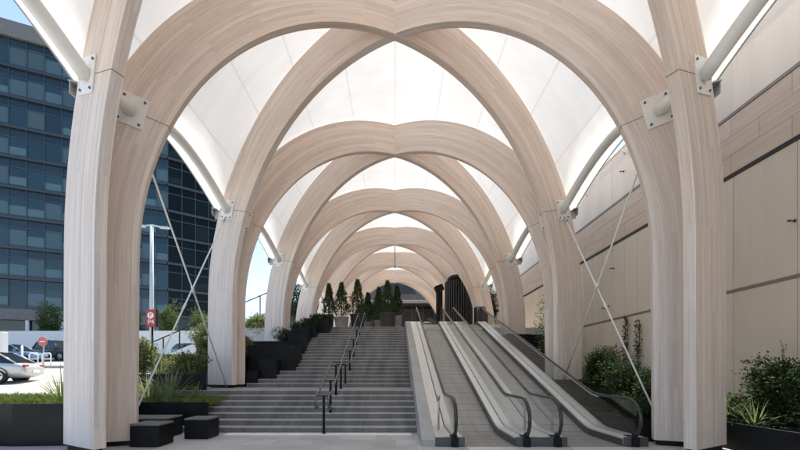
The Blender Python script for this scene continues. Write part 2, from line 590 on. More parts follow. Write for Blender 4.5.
# ------------------------------------------------------------------ setting: ground
MB().box(-900, 900, -300, 1500, -1.2, -0.06).build('ground', M['ground'], kind='structure')
MB().box(-9.4, 8.6, -40, 9.36, -0.4, 0.0).build('plaza', M['paving'], kind='structure')
def street_z(y):
    return min(max(1.0 + 0.095 * (y - 16.3), 0.45), 3.5)
m = MB()
ys = [-12, 10.5, 13, 16.3, 20, 24, 28, 32, 36, 40, 42.6, 60]
pts, fcs = [], []
for y in ys:
    pts += [(-140, y, street_z(y)), (-9.42, y, street_z(y)), (-9.42, y, -0.5), (-140, y, -0.5)]
for i in range(len(ys) - 1):
    a, b = i * 4, i * 4 + 4
    fcs += [(a, a + 1, b + 1, b), (a + 1, a + 2, b + 2, b + 1)]
fcs += [(0, 3, 2, 1)]
m.add(pts, fcs).build('road', M['street'], kind='structure')
# kerb island in the road under the round sign
m = MB()
m.box(-29.6, -22.4, 24.6, 25.4, 1.5, street_z(25.4) + 0.12).build('kerb', M['parapet'], kind='structure', bevel=0.04)
MB().box(-9.40, 8.6, 19.952, 75, -0.3, 4.0).build('upper_plaza', M['lightpaving'], kind='structure')

# ------------------------------------------------------------------ stairs
RL, TL = 0.143, 0.312        # riser and tread of the lower flight (7 risers)
RU, TU = 0.150, 0.336        # riser and tread of the upper flight (20 risers)
ZL = 7 * RL                  # landing height
YS, YU = 9.36, 13.2          # first riser of each flight
XR = 0.565
st = empty('staircase', (-2.2, YS, 0), 'wide dark bluestone staircase of two flights rising to the potted conifers', 'staircase')
def flight(x0, y0, z0, n, yend, RH, TR):
    ri, tr, no = MB(), MB(), MB()
    for i in range(n):
        ya, za, zb = y0 + i * TR, z0 + i * RH, z0 + (i + 1) * RH
        yb = y0 + (i + 1) * TR if i < n - 1 else yend
        ri.box(x0, XR, ya, yb, min(za, z0) - 0.3, zb - 0.02)
        # treads are slabs in lengths, with open joints between them
        x = x0 - random.uniform(0, 1.2)
        while x < XR:
            xa, xb = max(x, x0), min(x + 1.6, XR)
            if xb - xa > 0.02:
                tr.box(xa + 0.0015, xb - 0.0015, ya + 0.045, yb + 0.02, zb - 0.02, zb)
            x += 1.6
        no.box(x0 + 0.002, XR - 0.002, ya - 0.006, ya + 0.043, zb - 0.022, zb + 0.002)
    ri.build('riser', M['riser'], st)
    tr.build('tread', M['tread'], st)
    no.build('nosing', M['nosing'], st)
flight(-6.9, YS, 0.0, 7, YU, RL, TL)
flight(-5.45, YU, ZL, 20, 19.95, RU, TU)
# landing wing under the second left column
MB().box(-7.6, -6.903, YS + 6 * TL + 0.01, YU - 0.002, 0, ZL - 0.003).box(-7.3, -5.455, YU + 0.03, 13.9, 0, ZL - 0.003).build('landing', M['tread'], st)
# tactile paving at the foot
m = MB()
m.box(-4.3, 0.42, 8.93, 9.29, 0.0, 0.005)
for i in range(75):
    for j in range(6):
        x, y = -4.27 + i * 0.0625, 8.96 + j * 0.06
        m.add([(x, y, .005), (x + .035, y, .005), (x + .035, y + .035, .005), (x, y + .035, .005),
               (x + .008, y + .008, .012), (x + .027, y + .008, .012), (x + .027, y + .027, .012), (x + .008, y + .027, .012)],
              [(4, 5, 6, 7), (0, 1, 5, 4), (1, 2, 6, 5), (2, 3, 7, 6), (3, 0, 4, 7)])
m.build('tactile_strip', M['tactile'], label='pale studded tactile strip in the paving at the foot of the stairs', cat='tactile paving')

# stone parapet between the stairs and the moving walkway
def par_z(y):
    return 0.14 + 0.3426 * (y - 7.62)
m = MB()
m.prism([(7.62, -0.1), (7.62, 0.14), (19.9, par_z(19.9)), (20.6, par_z(19.9)), (20.6, -0.1)], 0, XR + 0.003, 0.86)
m.build('stair_parapet', M['parapet'], label='sloping grey stone parapet between the stairs and the moving walkways', cat='parapet', bevel=0.012)

# stair handrail: one line of posts with a rail on either side
hr = empty('stair_handrail', (-1.82, 9.3, 0), 'double steel handrail on black posts running up the middle of the stairs', 'handrail')
def stair_z(y):
    if y < YS: return 0.0
    if y < YU: return min(int((y - YS) / TL) + 1, 7) * RL
    return ZL + min(int((y - YU) / TU) + 1, 20) * RU
def rail_line(y):                     # rail height follows the pitch line
    zl = RL + max(0, min(y, YS + 6 * TL) - YS) * RL / TL
    zu = max(0, min(y, 19.6) - YU) * RU / TU
    return zl + zu + 0.90
for y in (9.2, 10.15, 11.1, 12.1, 13.2, 14.5, 15.8, 17.1, 18.4, 19.7):
    z = stair_z(y)
    p = MB().tube([(-1.82, y, z), (-1.82, y, rail_line(y) - 0.08)], 0.034, 10)
    p.lathe((-1.82, y, z), [(0.06, 0.0), (0.06, 0.012)], 14)
    p.obox((-1.82, y, rail_line(y) - 0.075), (0.17, 0, 0), (0, 0.012, 0), (0, 0, 0.012))
    p.build('post', M['black'], hr)
for dx in (-0.165, 0.165):
    x = -1.82 + dx
    pth = [(x, 9.28, 0.70), (x, 9.16, 0.64), (x, 9.02, 0.66), (x, 8.95, 0.78), (x, 8.97, 0.92), (x, 9.08, 1.02), (x, 9.36, rail_line(9.36))]
    for i in range(1, 60):
        y = 9.36 + i * 0.18
        if y > 20.0: break
        pth.append((x, y, rail_line(y)))
    pth += [(x, 20.15, rail_line(20)), (x, 20.3, rail_line(20) - 0.12), (x, 20.28, rail_line(20) - 0.35)]
    MB().tube(pth, 0.026, 10).build('rail', M['darkrail'], hr)

# ------------------------------------------------------------------ moving walkways
def wz(y):                             # pallet height along the walkway
    return min(max(0.0, 0.36 * (y - 9.15)), 4.32)
YW = [7.55, 8.6, 9.0, 9.15, 9.3, 9.6] + [10 + i for i in range(11)] + [20.9, 21.15, 21.4, 22.4]
def strip(m, x0, x1, h0, h1, ya=7.55, yb=22.4, soft=True):
    """a bar that follows the walkway slope, between heights h0 and h1 over the pallets"""
    yy = [ya] + [y for y in YW if ya < y < yb] + [yb]
    pts, fcs = [], []
    for y in yy:
        z = wz(y)
        # bends are eased
        if 8.6 < y < 9.7: z = 0.36 * max(0, y - 8.85) ** 2 / (2 * 0.6) if y < 9.45 else z
        pts += [(x0, y, z + h0), (x1, y, z + h0), (x1, y, z + h1), (x0, y, z + h1)]
    n = len(yy)
    for i in range(n - 1):
        a, b = i * 4, i * 4 + 4
        fcs += [(a, b, b + 1, a + 1), (a + 3, a + 2, b + 2, b + 3), (a, a + 3, b + 3, b), (a + 1, b + 1, b + 2, a + 2)]
    fcs += [(0, 1, 2, 3), ((n - 1) * 4 + 3, (n - 1) * 4 + 2, (n - 1) * 4 + 1, (n - 1) * 4)]
    m.add(pts, fcs)
    return m
def walkway(xa, xb, label, cladL, cladR):
    e = empty('moving_walkway', ((xa + xb) / 2, 7.5, 0), label, 'moving walkway', 'inclined moving walkways')
    strip(MB(), xa + 0.235, xb - 0.235, -0.25, 0.004).build('pallet_belt', M['pallet'], e)
    MB().box(xa + 0.24, xb - 0.24, 6.75, 7.545, 0.0, 0.012).build('comb_plate', M['inox'], e)
    for sgn, xh in ((1, xa), (-1, xb)):
        a, b = sorted((xh + sgn * 0.20, xh + sgn * 0.232))
        strip(MB(), a, b, -0.25, 0.15, 7.7).build('skirt', M['inoxd'], e)
        a, b = sorted((xh + sgn * 0.012, xh + sgn * 0.20))
        d = strip(MB(), a, b, 0.02, 0.19, 7.62, 22.0)
        d.build('inner_deck', M['inox'], e, bevel=0.01)
        # handrail loop
        pth = []
        for ang in range(-80, 91, 17):
            pth.append((xh, 7.86 - 0.44 * math.cos(R(ang)), 0.57 + 0.44 * math.sin(R(ang))))
        for y in YW:
            if y > 8.3 and y < 21.3:
                z = wz(y)
                if 8.6 < y < 9.7: z = 0.36 * max(0, y - 8.85) ** 2 / (2 * 0.6) if y < 9.45 else z
                pth.append((xh, y, z + 1.01))
        for ang in range(80, -90, -17):
            pth.append((xh, 21.5 + 0.44 * math.cos(R(ang)), 4.32 + 0.57 + 0.44 * math.sin(R(ang))))
        MB().tube(pth, 0.036, 10).build('handrail', M['blackrail'], e)
        inner = [(x + 0, y, z) for x, y, z in pth]
        # bright guide profile just under the rubber
        gp = [(x, y, z - 0.05) for x, y, z in pth[12:-11]]
        MB().tube(gp, 0.026, 6).build('handrail_guide', M['rail'], e)
        # glass balustrade in panels
        g = MB()
        yy = [7.55, 7.75] + [y for y in YW if 8.3 < y < 21.3] + [21.7]
        pts, fcs = [], []
        for y in yy:
            z = wz(y)
            if 8.6 < y < 9.7: z = 0.36 * max(0, y - 8.85) ** 2 / (2 * 0.6) if y < 9.45 else z
            top = 0.98 if y > 7.8 else (0.80 if y < 7.6 else 0.96)
            for dx, dz in ((-0.006, 0.16), (0.006, 0.16), (0.006, top), (-0.006, top)):
                pts.append((xh + dx, y, z + dz))
        for i in range(len(yy) - 1):
            a, b = i * 4, i * 4 + 4
            fcs += [(a + 3, a + 2, b + 2, b + 3), (a, a + 3, b + 3, b), (a + 1, b + 1, b + 2, a + 2)]
        g.add(pts, fcs).build('balustrade_glass', M['glass'], e)
        nb = MB().box(xh - 0.075, xh + 0.075, 7.54, 7.9, 0.0, 0.205)
        MB().box(xh - 0.215, xh + 0.215, 7.60, 7.66, 0.0, 0.20).build('deck_end', M['inoxd'], e, bevel=0.01)
        nb.build('newel_base', M['black'], e, bevel=0.02)
        cap = MB().lathe((xh, 7.62, 0.17), [(0.06, 0), (0.06, 0.05), (0.045, 0.11), (0.02, 0.13)], 14)
        cap.build('handrail_inlet', M['black'], e)
    for nm, rng in (('left', cladL), ('right', cladR)):
        if rng:
            strip(MB(), rng[0], rng[1], 0.03, 0.185, 7.66, 22.0).build('outer_deck', M['inox'], e, bevel=0.01)
            x0, x1 = rng
            MB().box(x0 - 0.004, x1 + 0.004, 7.61, 7.655, 0.0, 0.195).build('deck_end', M['inoxd'], e, bevel=0.01)
            MB().prism([(7.66, 0.0), (7.66, 0.03), (9.15, 0.02), (21.15, 4.30), (22.3, 4.32), (22.3, 0.0)], 0, x0 + 0.01, x1 - 0.01).build('side_cladding', M['inoxd'], e)
    return e
w1 = walkway(1.26, 2.78, 'left moving walkway next to the stairs, rising between glass balustrades', (0.87, 1.247), (2.793, 3.10))
w2 = walkway(3.43, 5.07, 'right moving walkway nearer the cream wall, rising between glass balustrades', (3.103, 3.417), (5.083, 5.36))
# pit apron in front of both walkways
MB().box(0.88, 5.35, 6.2, 6.74, 0.0, 0.006).build('entry_mat', M['inoxd'], label='dark metal floor plate across the foot of both moving walkways', cat='floor plate')
for x, y, lab in ((1.06, 8.75, 'slim grey sensor post beside the left walkway near the stone parapet'), (3.10, 8.6, 'slim grey sensor post standing between the two moving walkways')):
    z = wz(y) + 0.19
    t = MB().tube([(x, y, z), (x, y, z + 0.72)], 0.022, 10)
    t.lathe((x, y, z + 0.72), [(0.035, 0.0), (0.035, 0.09), (0.02, 0.1)], 12)
    t.build('sensor_post', M['gsteel'], label=lab, cat='post', group='sensor posts at the walkways')

# ------------------------------------------------------------------ timber arches
def prof(a, b, zb):
    """half outline from foot (t=+a) to crown as list of (t, z)"""
    out = []
    nz = max(2, int((Z0 - zb) / 0.5) + 1)
    if zb < Z0 - 0.05:
        for i in range(nz):
            out.append((a + 0.02 * (1 - i / nz), zb + (Z0 - zb) * i / nz))
    for i in range(33):
        q = math.pi / 2 * i / 32
        out.append((a * math.cos(q), Z0 + b * math.sin(q)))
    return out
def arch(j, fam):
    """j-th crossing; fam +1 runs from the left front foot to the right rear foot, -1 the other way"""
    yc, hb, nn = geom(j)
    ks = nn / NN
    d = Vector((W2 / nn, fam * hb / nn, 0))
    nrm = Vector((-d.y, d.x, 0))              # away from the camera
    kL, kR = (j, j + 1) if fam > 0 else (j + 1, j)
    zl, zr = foot_z(-1, kL) + 0.10, foot_z(1, kR) + 0.10
    dz = 0.0 if fam > 0 else 0.008
    li, lo = prof(A_IN, B_IN, zl), prof(A_OUT, B_OUT, zl)
    ri_, ro = prof(A_IN, B_IN, zr), prof(A_OUT, B_OUT, zr)
    inn = [(-t, z) for t, z in li] + ri_[::-1][1:]
    out = [(-t, z) for t, z in lo] + ro[::-1][1:]
    off = random.uniform(0, 50)
    m = MB()
    pts, uvl = [], []
    s = off
    for i, ((ti, zi), (to, zo)) in enumerate(zip(inn, out)):
        for t, z, sg in ((ti, zi, -1), (to, zo, -1), (to, zo, 1), (ti, zi, 1)):
            p = Vector((0, yc, z + dz)) + d * (t * ks) + nrm * (sg * TH / 2)
            pts.append(p)
        if i:
            s += math.hypot(out[i][0] - out[i - 1][0], out[i][1] - out[i - 1][1]) * 0.92
        uvl.append(s)
    fcs, uvs = [], []
    vv = [(off, off + 1.3), (off + 1.3, off + 1.3 + TH), (off + 3, off + 1.7), (off + 5, off + 5 + TH)]
    n = len(inn)
    for i in range(n - 1):
        a, b = i * 4, i * 4 + 4
        for k in range(4):
            k2 = (k + 1) % 4
            fcs.append((a + k, b + k, b + k2, a + k2))
            v0, v1 = vv[k]
            uvs.append(((uvl[i], v0), (uvl[i + 1], v0), (uvl[i + 1], v1), (uvl[i], v1)))
    fcs += [(0, 1, 2, 3), ((n - 1) * 4 + 3, (n - 1) * 4 + 2, (n - 1) * 4 + 1, (n - 1) * 4)]
    uvs += [((0, 0), (1, 0), (1, .2), (0, .2))] * 2
    m.add(pts, fcs, uvs)
    fl = ORD[kL - 1] + ' left column' if kL > 0 else 'unseen column left of the camera'
    fr = ORD[kR - 1] + ' right column' if kR > 0 else 'unseen column right of the camera'
    if fam > 0:
        lab = 'pale timber arch springing from the %s back to the %s' % (fl, fr)
    else:
        lab = 'pale timber arch springing from the %s back to the %s' % (fr, fl)
    if kL == 0:
        lab = 'pale timber arch rising from the front right column overhead towards the viewer'
    if kR == 0:
        lab = 'pale timber arch rising from the front left column overhead towards the viewer'
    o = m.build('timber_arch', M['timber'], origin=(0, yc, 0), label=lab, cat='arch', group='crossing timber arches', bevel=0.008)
    jt = random.uniform(-0.02, 0.02)          # random tone
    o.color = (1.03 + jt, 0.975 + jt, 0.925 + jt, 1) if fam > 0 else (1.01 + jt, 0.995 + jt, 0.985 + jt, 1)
    for sg, k, zf in ((-1, kL, zl), (1, kR, zr)):
        if k < 1:
            continue
        # dark steel shoe under the foot
        tc = (A_IN + A_OUT) / 2 * ks
        c = Vector((0, yc, 0)) + d * (sg * tc)
        MB().obox((c.x, c.y, zf - 0.052), d * 0.5, nrm * (TH / 2 - 0.02), (0, 0, 0.05)).build('foot_plate', M['black'], o)
        # splice: thin dark joint right round the section at the knee
        pi_ = (ks * A_IN * math.sqrt(1 - ((ZK_IN - Z0) / B_IN) ** 2), ZK_IN)
        po = (ks * A_OUT * math.sqrt(1 - ((ZK_OUT - Z0) / B_OUT) ** 2), ZK_OUT)
        ci = Vector((0, yc, pi_[1] + dz)) + d * (sg * pi_[0])
        co = Vector((0, yc, po[1] + dz)) + d * (sg * po[0])
        mid, half = (ci + co) / 2, (co - ci) / 2
        hl = half.length
        hd = half.normalized()
        up = nrm.cross(hd)
        MB().obox(mid, hd * (hl + 0.004), nrm * (TH / 2 + 0.003), up * 0.007).build('splice_joint', M['taupe'], o)
        # connector plates, front and back face; the tubes land on them
        for face in (-1, 1):
            pc = mid + hd * hl * (0.36 if (sg < 0) != (fam > 0) else 0.16) + nrm * face * (TH / 2 + 0.014)
            tang = up if up.z > 0 else -up
            w_ = 0.15 if face * fam * sg < 0 else 0.2
            pl = MB().obox(pc, hd * 0.26, nrm * 0.013, tang * 0.34).build('connector_plate', M['steel'], o, bevel=0.006)
            for bx, bz in ((-.19, -.26), (.19, -.26), (-.19, .26), (.19, .26)):
                bc = pc + hd * bx + tang * bz
                MB().tube([bc + nrm * face * 0.012, bc + nrm * face * 0.035], 0.024, 8).build('bolt', M['dsteel'], pl)
    return o, d, nrm
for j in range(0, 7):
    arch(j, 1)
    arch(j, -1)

# knee point of a leg, on the face that looks fore (-1) or aft (+1)
def knee(side, k, toward, face):
    """side -1 left / +1 right; toward +1: leg of the arch running away from the viewer, -1: towards"""
    yc, hb, nn = geom(k if toward > 0 else k - 1)
    fam = -side * toward
    d = Vector((W2 / nn, fam * hb / nn, 0))
    nrm = Vector((-d.y, d.x, 0))
    ti = A_IN * math.sqrt(1 - ((ZK_IN - Z0) / B_IN) ** 2)
    to = A_OUT * math.sqrt(1 - ((ZK_OUT - Z0) / B_OUT) ** 2)
    t = (0.32 * ti + 0.68 * to if toward < 0 else 0.42 * ti + 0.58 * to) * nn / NN
    return Vector((0, yc, (ZK_IN + ZK_OUT) / 2)) + d * (side * t) + nrm * face * (TH / 2 + 0.02)

# ------------------------------------------------------------------ edge tubes, knee struts, brackets
SIDE = {-1: 'left', 1: 'right'}
for side in (-1, 1):
    for k in range(0, 7):
        a = knee(side, k, 1, 1)
        b = knee(side, k + 1, -1, -1)
        pth = []
        for i in range(25):
            u = i / 24
            s = 4 * u * (1 - u)
            p = a.lerp(b, u)
            p.z += 1.0 * s
            p.x += side * (0.30 * s)
            pth.append(p)
        t = MB().tube(pth, 0.13, 18)
        if k == 0:
            lab = 'white steel edge tube at the front %s column curving up out of frame' % SIDE[side]
        else:
            lab = 'white curved steel tube under the roof edge from %s to %s %s column' % (ORD[k - 1], ORD[k], SIDE[side])
        t.build('edge_tube', M['steel'], label=lab, cat='steel tube', group='white tubes under the roof edges')
    for k in range(1, 8):
        a = knee(side, k, -1, 1)
        b = knee(side, k, 1, -1)
        dd = (b - a).normalized()
        MB().tube([a, b], 0.13, 18).build('knee_strut', M['steel'],
            label='short white steel strut between the two legs of the %s %s column' % (ORD[k - 1], SIDE[side]), cat='steel strut', group='short struts inside the columns')
        # corner bracket clamping the fabric to the outside of the column
        y = col_y(k)
        c = Vector((side * 6.40, y, 7.30))
        br = MB().obox(c, (0.14, 0, 0.02), (0, 0.03, 0), (-0.02, 0, 0.17))
        br.obox(c + Vector((side * 0.08, 0, 0.13)), (0.09, 0, side * 0.02), (0, 0.20, 0), (0, 0, 0.014))
        br.obox(c + Vector((side * 0.16, 0, 0.03)), (0.012, 0, 0), (0, 0.17, 0), (0, 0, 0.12))
        for dy in (-0.13, -0.05, 0.05, 0.13):
            br.tube([c + Vector((side * 0.165, dy, 0.05)), c + Vector((side * 0.195, dy, 0.05))], 0.022, 8)
        br.build('corner_bracket', M['gsteel'], label='grey steel bracket clamping the roof fabric to the %s %s column' % (ORD[k - 1], SIDE[side]),
                 cat='bracket', group='fabric corner brackets')

# ------------------------------------------------------------------ fabric roof
m = MB()
AX, BX = A_OUT * W2 / NN + 0.05, B_OUT + 0.07
rows = []
yy = []
k = -1
for b in range(-1, 7):
    for i in range(20):
        yy.append(col_y(b) + BAY * i / 20)
yy.append(col_y(7))
for y in yy:
    u = ((y - Y1) / BAY) % 1.0
    s = 4 * u * (1 - u)
    zp = 7.42 + 1.15 * s                    # where the surface leaves the barrel, over the tube
    q0 = math.asin((zp - Z0) / BX)
    half = []
    for i in range(27):
        q = math.pi / 2 + (q0 - math.pi / 2) * i / 26
        # slack between the arches: the cloth sinks a little away from the timber lines
        half.append((AX * math.cos(q), Z0 + BX * math.sin(q)))
    x0, z0 = half[-1]
    ex, ez = 6.52 + 0.36 * s, 7.42 + 1.22 * s
    for i in range(1, 6):
        h = i / 5
        half.append((x0 + (ex - x0) * h, z0 + (ez - z0) * h + 0.0 - 0.06 * math.sin(math.pi * h)))
    acc = [0.0]
    for i in range(1, len(half)):
        acc.append(acc[-1] + math.hypot(half[i][0] - half[i - 1][0], half[i][1] - half[i - 1][1]))
    row = [(-x, y, z, -a) for (x, z), a in zip(half[::-1], acc[::-1])] + [(x, y, z, a) for (x, z), a in zip(half[1:], acc[1:])]
    rows.append(row)
n = len(rows[0])
pts = [p[:3] for r in rows for p in r]
fcs, uvs = [], []
for i in range(len(rows) - 1):
    for k in range(n - 1):
        fcs.append((i * n + k, i * n + k + 1, (i + 1) * n + k + 1, (i + 1) * n + k))
        q = [(rows[i][k]), (rows[i][k + 1]), (rows[i + 1][k + 1]), (rows[i + 1][k])]
        uvs.append([(p[3], p[1]) for p in q])
m.add(pts, fcs, uvs, True)
fab = m.build('fabric_roof', M['fabric'], origin=(0, Y1, 7), label='white tensioned fabric roof stretched over the crossing timber arches', cat='fabric roof')
for side in (-1, 1):                       # edge cable in a hem
    k0 = 0 if side < 0 else n - 1
    MB().tube([Vector(r[k0][:3]) for r in rows], 0.022, 6).build('edge_cable', M['gsteel'], fab)

# ------------------------------------------------------------------ bracing rods
def rod(side, a, b, lab):
    a, b = Vector(a), Vector(b)
    d = (b - a).normalized()
    e = MB().tube([a, b], 0.021, 10).build('bracing_rod', M['steel'], label=lab, cat='bracing rod', group='white bracing rods')
    for p, sg in ((a, 1), (b, -1)):
        MB().tube([p, p + d * sg * 0.28], [0.02, 0.042], 10).build('fork_end', M['gsteel'], e)
    c = a.lerp(b, 0.52)
    MB().tube([c - d * 0.12, c + d * 0.12], 0.033, 10).build('turnbuckle', M['steel'], e)
for side in (-1, 1):
    k1 = knee(side, 1, 1, 1) + Vector((0, 0.02, -0.15))
    k2 = knee(side, 2, -1, -1) + Vector((0, -0.02, -0.2))
    f1 = Vector((side * 6.0, 7.95, 0.12))
    f2 = Vector((side * 5.9, 12.62, foot_z(side, 2) + 0.06))
    rod(side, k1, f2, 'white bracing rod from the front %s column top down to the second column foot' % SIDE[side])
    rod(side, k2 + Vector((side * 0.05, 0, 0)), f1, 'white bracing rod from the second %s column top down to the front column foot' % SIDE[side])

# ------------------------------------------------------------------ right hand wall
XW = 8.2
wl = empty('panel_wall', (XW, 20, 0), 'tall cream panelled wall with dark joints along the right side', 'wall')
def wall_panels(z0, z1, y0, y1, step, name, parent):
    m = MB()
    y = y0
    while y < y1:
        ye = min(y + step(y), y1)
        m.box(XW, XW + 0.06, y + 0.006, ye - 0.006, z0, z1)
        y = ye
    return m.build(name, M['panel'], parent)
stp = lambda y: 0.69 if 11.2 < y < 16 else 1.38
MB().box(XW + 0.05, XW + 9, -6, 45, -0.1, 9.55).build('wall_core', M['taupe'], wl)
wall_panels(0.0, 3.50, -5.08, 44.9, stp, 'lower_panels', wl)
wall_panels(3.58, 6.30, -5.08, 44.9, stp, 'middle_panels', wl)
MB().box(XW - 0.012, XW + 0.05, -5.9, 44.9, 3.503, 3.577).build('joint_trim', M['taupe'], wl)
MB().box(XW - 0.02, XW + 0.05, -5.9, 44.9, 6.303, 6.397).build('shadow_joint', M['joint'], wl)
MB().box(XW - 0.008, XW + 0.05, -5.9, 44.9, 6.40, 7.78).build('coursed_band', M['band'], wl)
MB().box(XW - 0.03, XW + 0.05, -5.9, 44.9, 7.783, 7.86).build('drip_trim', M['taupe'], wl)
m = MB()
for i in range(13):
    y0 = -5.9 + i * 3.9
    m.box(XW, XW + 0.05, y0 + 0.008, y0 + 3.892, 7.863, 9.60)
m.build('upper_panels', M['panel'], wl)
MB().box(XW - 0.06, XW + 9, -5.95, 44.95, 9.603, 9.72).build('coping', M['steel'], wl)
# white rail on brackets along the wall top
tr_ = MB().tube([(XW - 0.35, -5.5, 9.35), (XW - 0.35, 44.5, 9.35)], 0.05, 8)
for i in range(18):
    y = -4.6 + i * 2.85
    tr_.tube([(XW - 0.35, y, 9.35), (XW + 0.0, y + 0.35, 9.35)], 0.03, 6)
    tr_.tube([(XW - 0.35, y, 9.35), (XW + 0.0, y, 9.05)], 0.022, 6)
tr_.build('top_rail', M['steel'], wl)
# little wall fixings
fx = [(14.06, 3.30 + 0.75), (13.78, 3.32 + 0.76), (13.5, 5.45), (7.38, 4.68), (12.9, 8.75), (12.1, 9.2)]
for i, (y, z) in enumerate(fx):
    t = MB().tube([(XW, y, z), (XW - 0.12, y, z)], 0.014, 8)
    t.tube([(XW - 0.10, y, z), (XW - 0.14, y, z)], 0.026, 8)
    t.tube([(XW - 0.002, y, z), (XW - 0.012, y, z)], 0.035, 10)
    labs = ['small dark wall fixing above the joint, left of a close pair', 'small dark wall fixing above the joint, right of a close pair',
            'small dark wall fixing just under the black joint behind the rods', 'small dark wall fixing at the right picture edge',
            'lower dark fixing on the upper cream panel beside the front column', 'topmost dark fixing on the upper cream panel near the wall rail']
    t.build('wall_fixing', M['dsteel'], label=labs[i], cat='wall fixing', group='small fixings on the cream wall')

# ------------------------------------------------------------------ foliage helpers
def rnd_dir(up=0.2):
    v = Vector((random.gauss(0, 1), random.gauss(0, 1), random.gauss(0, 1) + up))
    return v.normalized()
def leafy(m, c, rx, ry, rz, n, L, W, hollow=0.3):
    """leaf clumps scattered through a lumpy crown"""
    c = Vector(c)
    lumps = [(rnd_dir(), random.uniform(0.15, 0.65)) for _ in range(10)]
    k = 0
    while k < n:
        d = rnd_dir(0)
        r = 0.55 + sum(w_ * max(0, d.dot(l)) ** 5 for l, w_ in lumps)
        r *= random.uniform(hollow, 1.0) ** 0.6
        p = c + Vector((d.x * rx * r, d.y * ry * r, d.z * rz * r))
        for _ in range(4):
            q = p + Vector((random.gauss(0, L * 0.6), random.gauss(0, L * 0.6), random.gauss(0, L * 0.6)))
            dd = (d * 0.6 + rnd_dir(0.3))
            m.leaf(q, dd, L * random.uniform(0.6, 1.25), W * random.uniform(0.7, 1.2))
            k += 1
    return m
def grass(m, x0, x1, y0, y1, z, n, h=0.16):
    for _ in range(n):
        p = Vector((random.uniform(x0, x1), random.uniform(y0, y1), z))
        d = Vector((random.gauss(0, .35), random.gauss(0, .35), 1)).normalized()
        L = h * random.uniform(0.5, 1.25)
        sd_ = Vector((random.gauss(0, 1), random.gauss(0, 1), 0)).normalized() * 0.008
        m.add([p - sd_, p + sd_, p + d * L * 0.6 + sd_ * 0.7 + Vector((d.x, d.y, 0)) * 0.03, p + d * L + Vector((d.x, d.y, -.05)) * L * 0.6], [(0, 1, 2, 3)])
    return m
def strappy(m, c, n, L, spread=0.9, W=0.035):
    c = Vector(c)
    for _ in range(n):
        a = random.uniform(0, 2 * math.pi)
        out = Vector((math.cos(a), math.sin(a), 0))
        ln = L * random.uniform(0.55, 1.1)
        lean = random.uniform(0.1, spread)
        side = Vector((-out.y, out.x, 0))
        base = c + out * random.uniform(0, 0.1) + side * random.uniform(-.05, .05)
        pts = []
        ns = 6
        for i in range(ns + 1):
            t = i / ns
            p = base + out * ln * (lean * t + 0.25 * lean * t * t) + Vector((0, 0, ln * (t * (1.05 - 0.25 * lean) - 0.55 * lean * t * t)))
            ww = W * (0.6 + 0.6 * t if t < 0.4 else 0.84 * (1 - t) / 0.6 + 0.02)
            pts += [p - side * ww / 2, p + side * ww / 2]
        m.add(pts, [(2 * i, 2 * i + 1, 2 * i + 3, 2 * i + 2) for i in range(ns)], None, True)
    return m

# ------------------------------------------------------------------ planters
def planter(x0, x1, y0, y1, z0, z1, label, poly=None):
    e = empty('planter', ((x0 + x1) / 2, (y0 + y1) / 2, z0), label, 'planter', 'black steel planters')
    t = 0.05
    b = MB()
    if poly is None:
        poly = [(x0, y0), (x1, y0), (x1, y1), (x0, y1)]
    cx = sum(p[0] for p in poly) / len(poly); cy = sum(p[1] for p in poly) / len(poly)
    inn = [(p[0] + (t if p[0] < cx else -t), p[1] + (t if p[1] < cy else -t)) for p in poly]
    n = len(poly)
    pts = [(x, y, z0) for x, y in poly] + [(x, y, z1) for x, y in poly] + [(x, y, z1) for x, y in inn] + [(x, y, z1 - 0.12) for x, y in inn]
    fcs = []
    for i in range(n):
        k = (i + 1) % n
        fcs += [(i, k, n + k, n + i), (n + i, n + k, 2 * n + k, 2 * n + i), (2 * n + i, 2 * n + k, 3 * n + k, 3 * n + i)]
    b.add(pts, fcs).build('planter_box', M['black'], e, bevel=0.006)
    MB().add([(x, y, z1 - 0.09) for x, y in inn], [tuple(range(n))]).build('soil', M['soil'], e)
    return e
planter(-14, -6.95, 7.6, 9.3, 0, 0.90, 'large black planter of grass and flax left of the front left column',
        [(-14, 8.6), (-12.2, 8.2), (-8.1, 7.62), (-6.95, 7.72), (-6.95, 9.3), (-14, 9.9)])
planter(-8.9, -5.02, 9.62, 11.25, 0, 0.76, 'low black planter with grass and flax beside the lowest steps',
        [(-8.9, 9.62), (-5.0, 9.62), (-5.78, 11.25), (-8.9, 11.25)])
planter(-8.9, -5.9, 11.3, 12.35, 0, 1.50, 'taller black planter behind the low one, left of the second column',
        [(-8.9, 11.3), (-5.92, 11.3), (-6.45, 12.35), (-8.9, 12.35)])
planter(-5.20, -4.55, 13.85, 14.35, 1.05, 2.05, 'small square black planter on the lower steps of the upper flight')
planter(-5.86, -4.0, 14.4, 15.5, 1.3, 2.62, 'long black planter across the left of the upper flight')
planter(-9.2, -5.95, 14.0, 16.4, 0, 2.25, 'black planter with a low hedge behind the second left column')
planter(-4.75, -4.05, 15.95, 16.6, 2.0, 3.28, 'narrow black planter beside the third left column foot')
planter(-9.2, -4.8, 16.65, 19.6, 0, 2.98, 'broad black plinth planter under the third left column')
planter(-4.95, -4.15, 17.2, 17.9, 2.6, 3.72, 'small black planter one step below the hedge planter at the stair head')
planter(-4.65, -3.95, 18.0, 18.55, 3.0, 4.02, 'black hedge planter, second from the stair head')
planter(-4.4, -3.42, 18.65, 19.5, 3.2, 4.32, 'black hedge planter at the head of the stairs')
planter(-5.55, -5.15, 13.45, 13.82, 1.03, 1.62, 'tiny black planter beside the second left column foot')
planter(6.85, 8.15, 4.2, 14.3, 0, 0.55, 'long low black planter of shrubs along the foot of the cream wall')
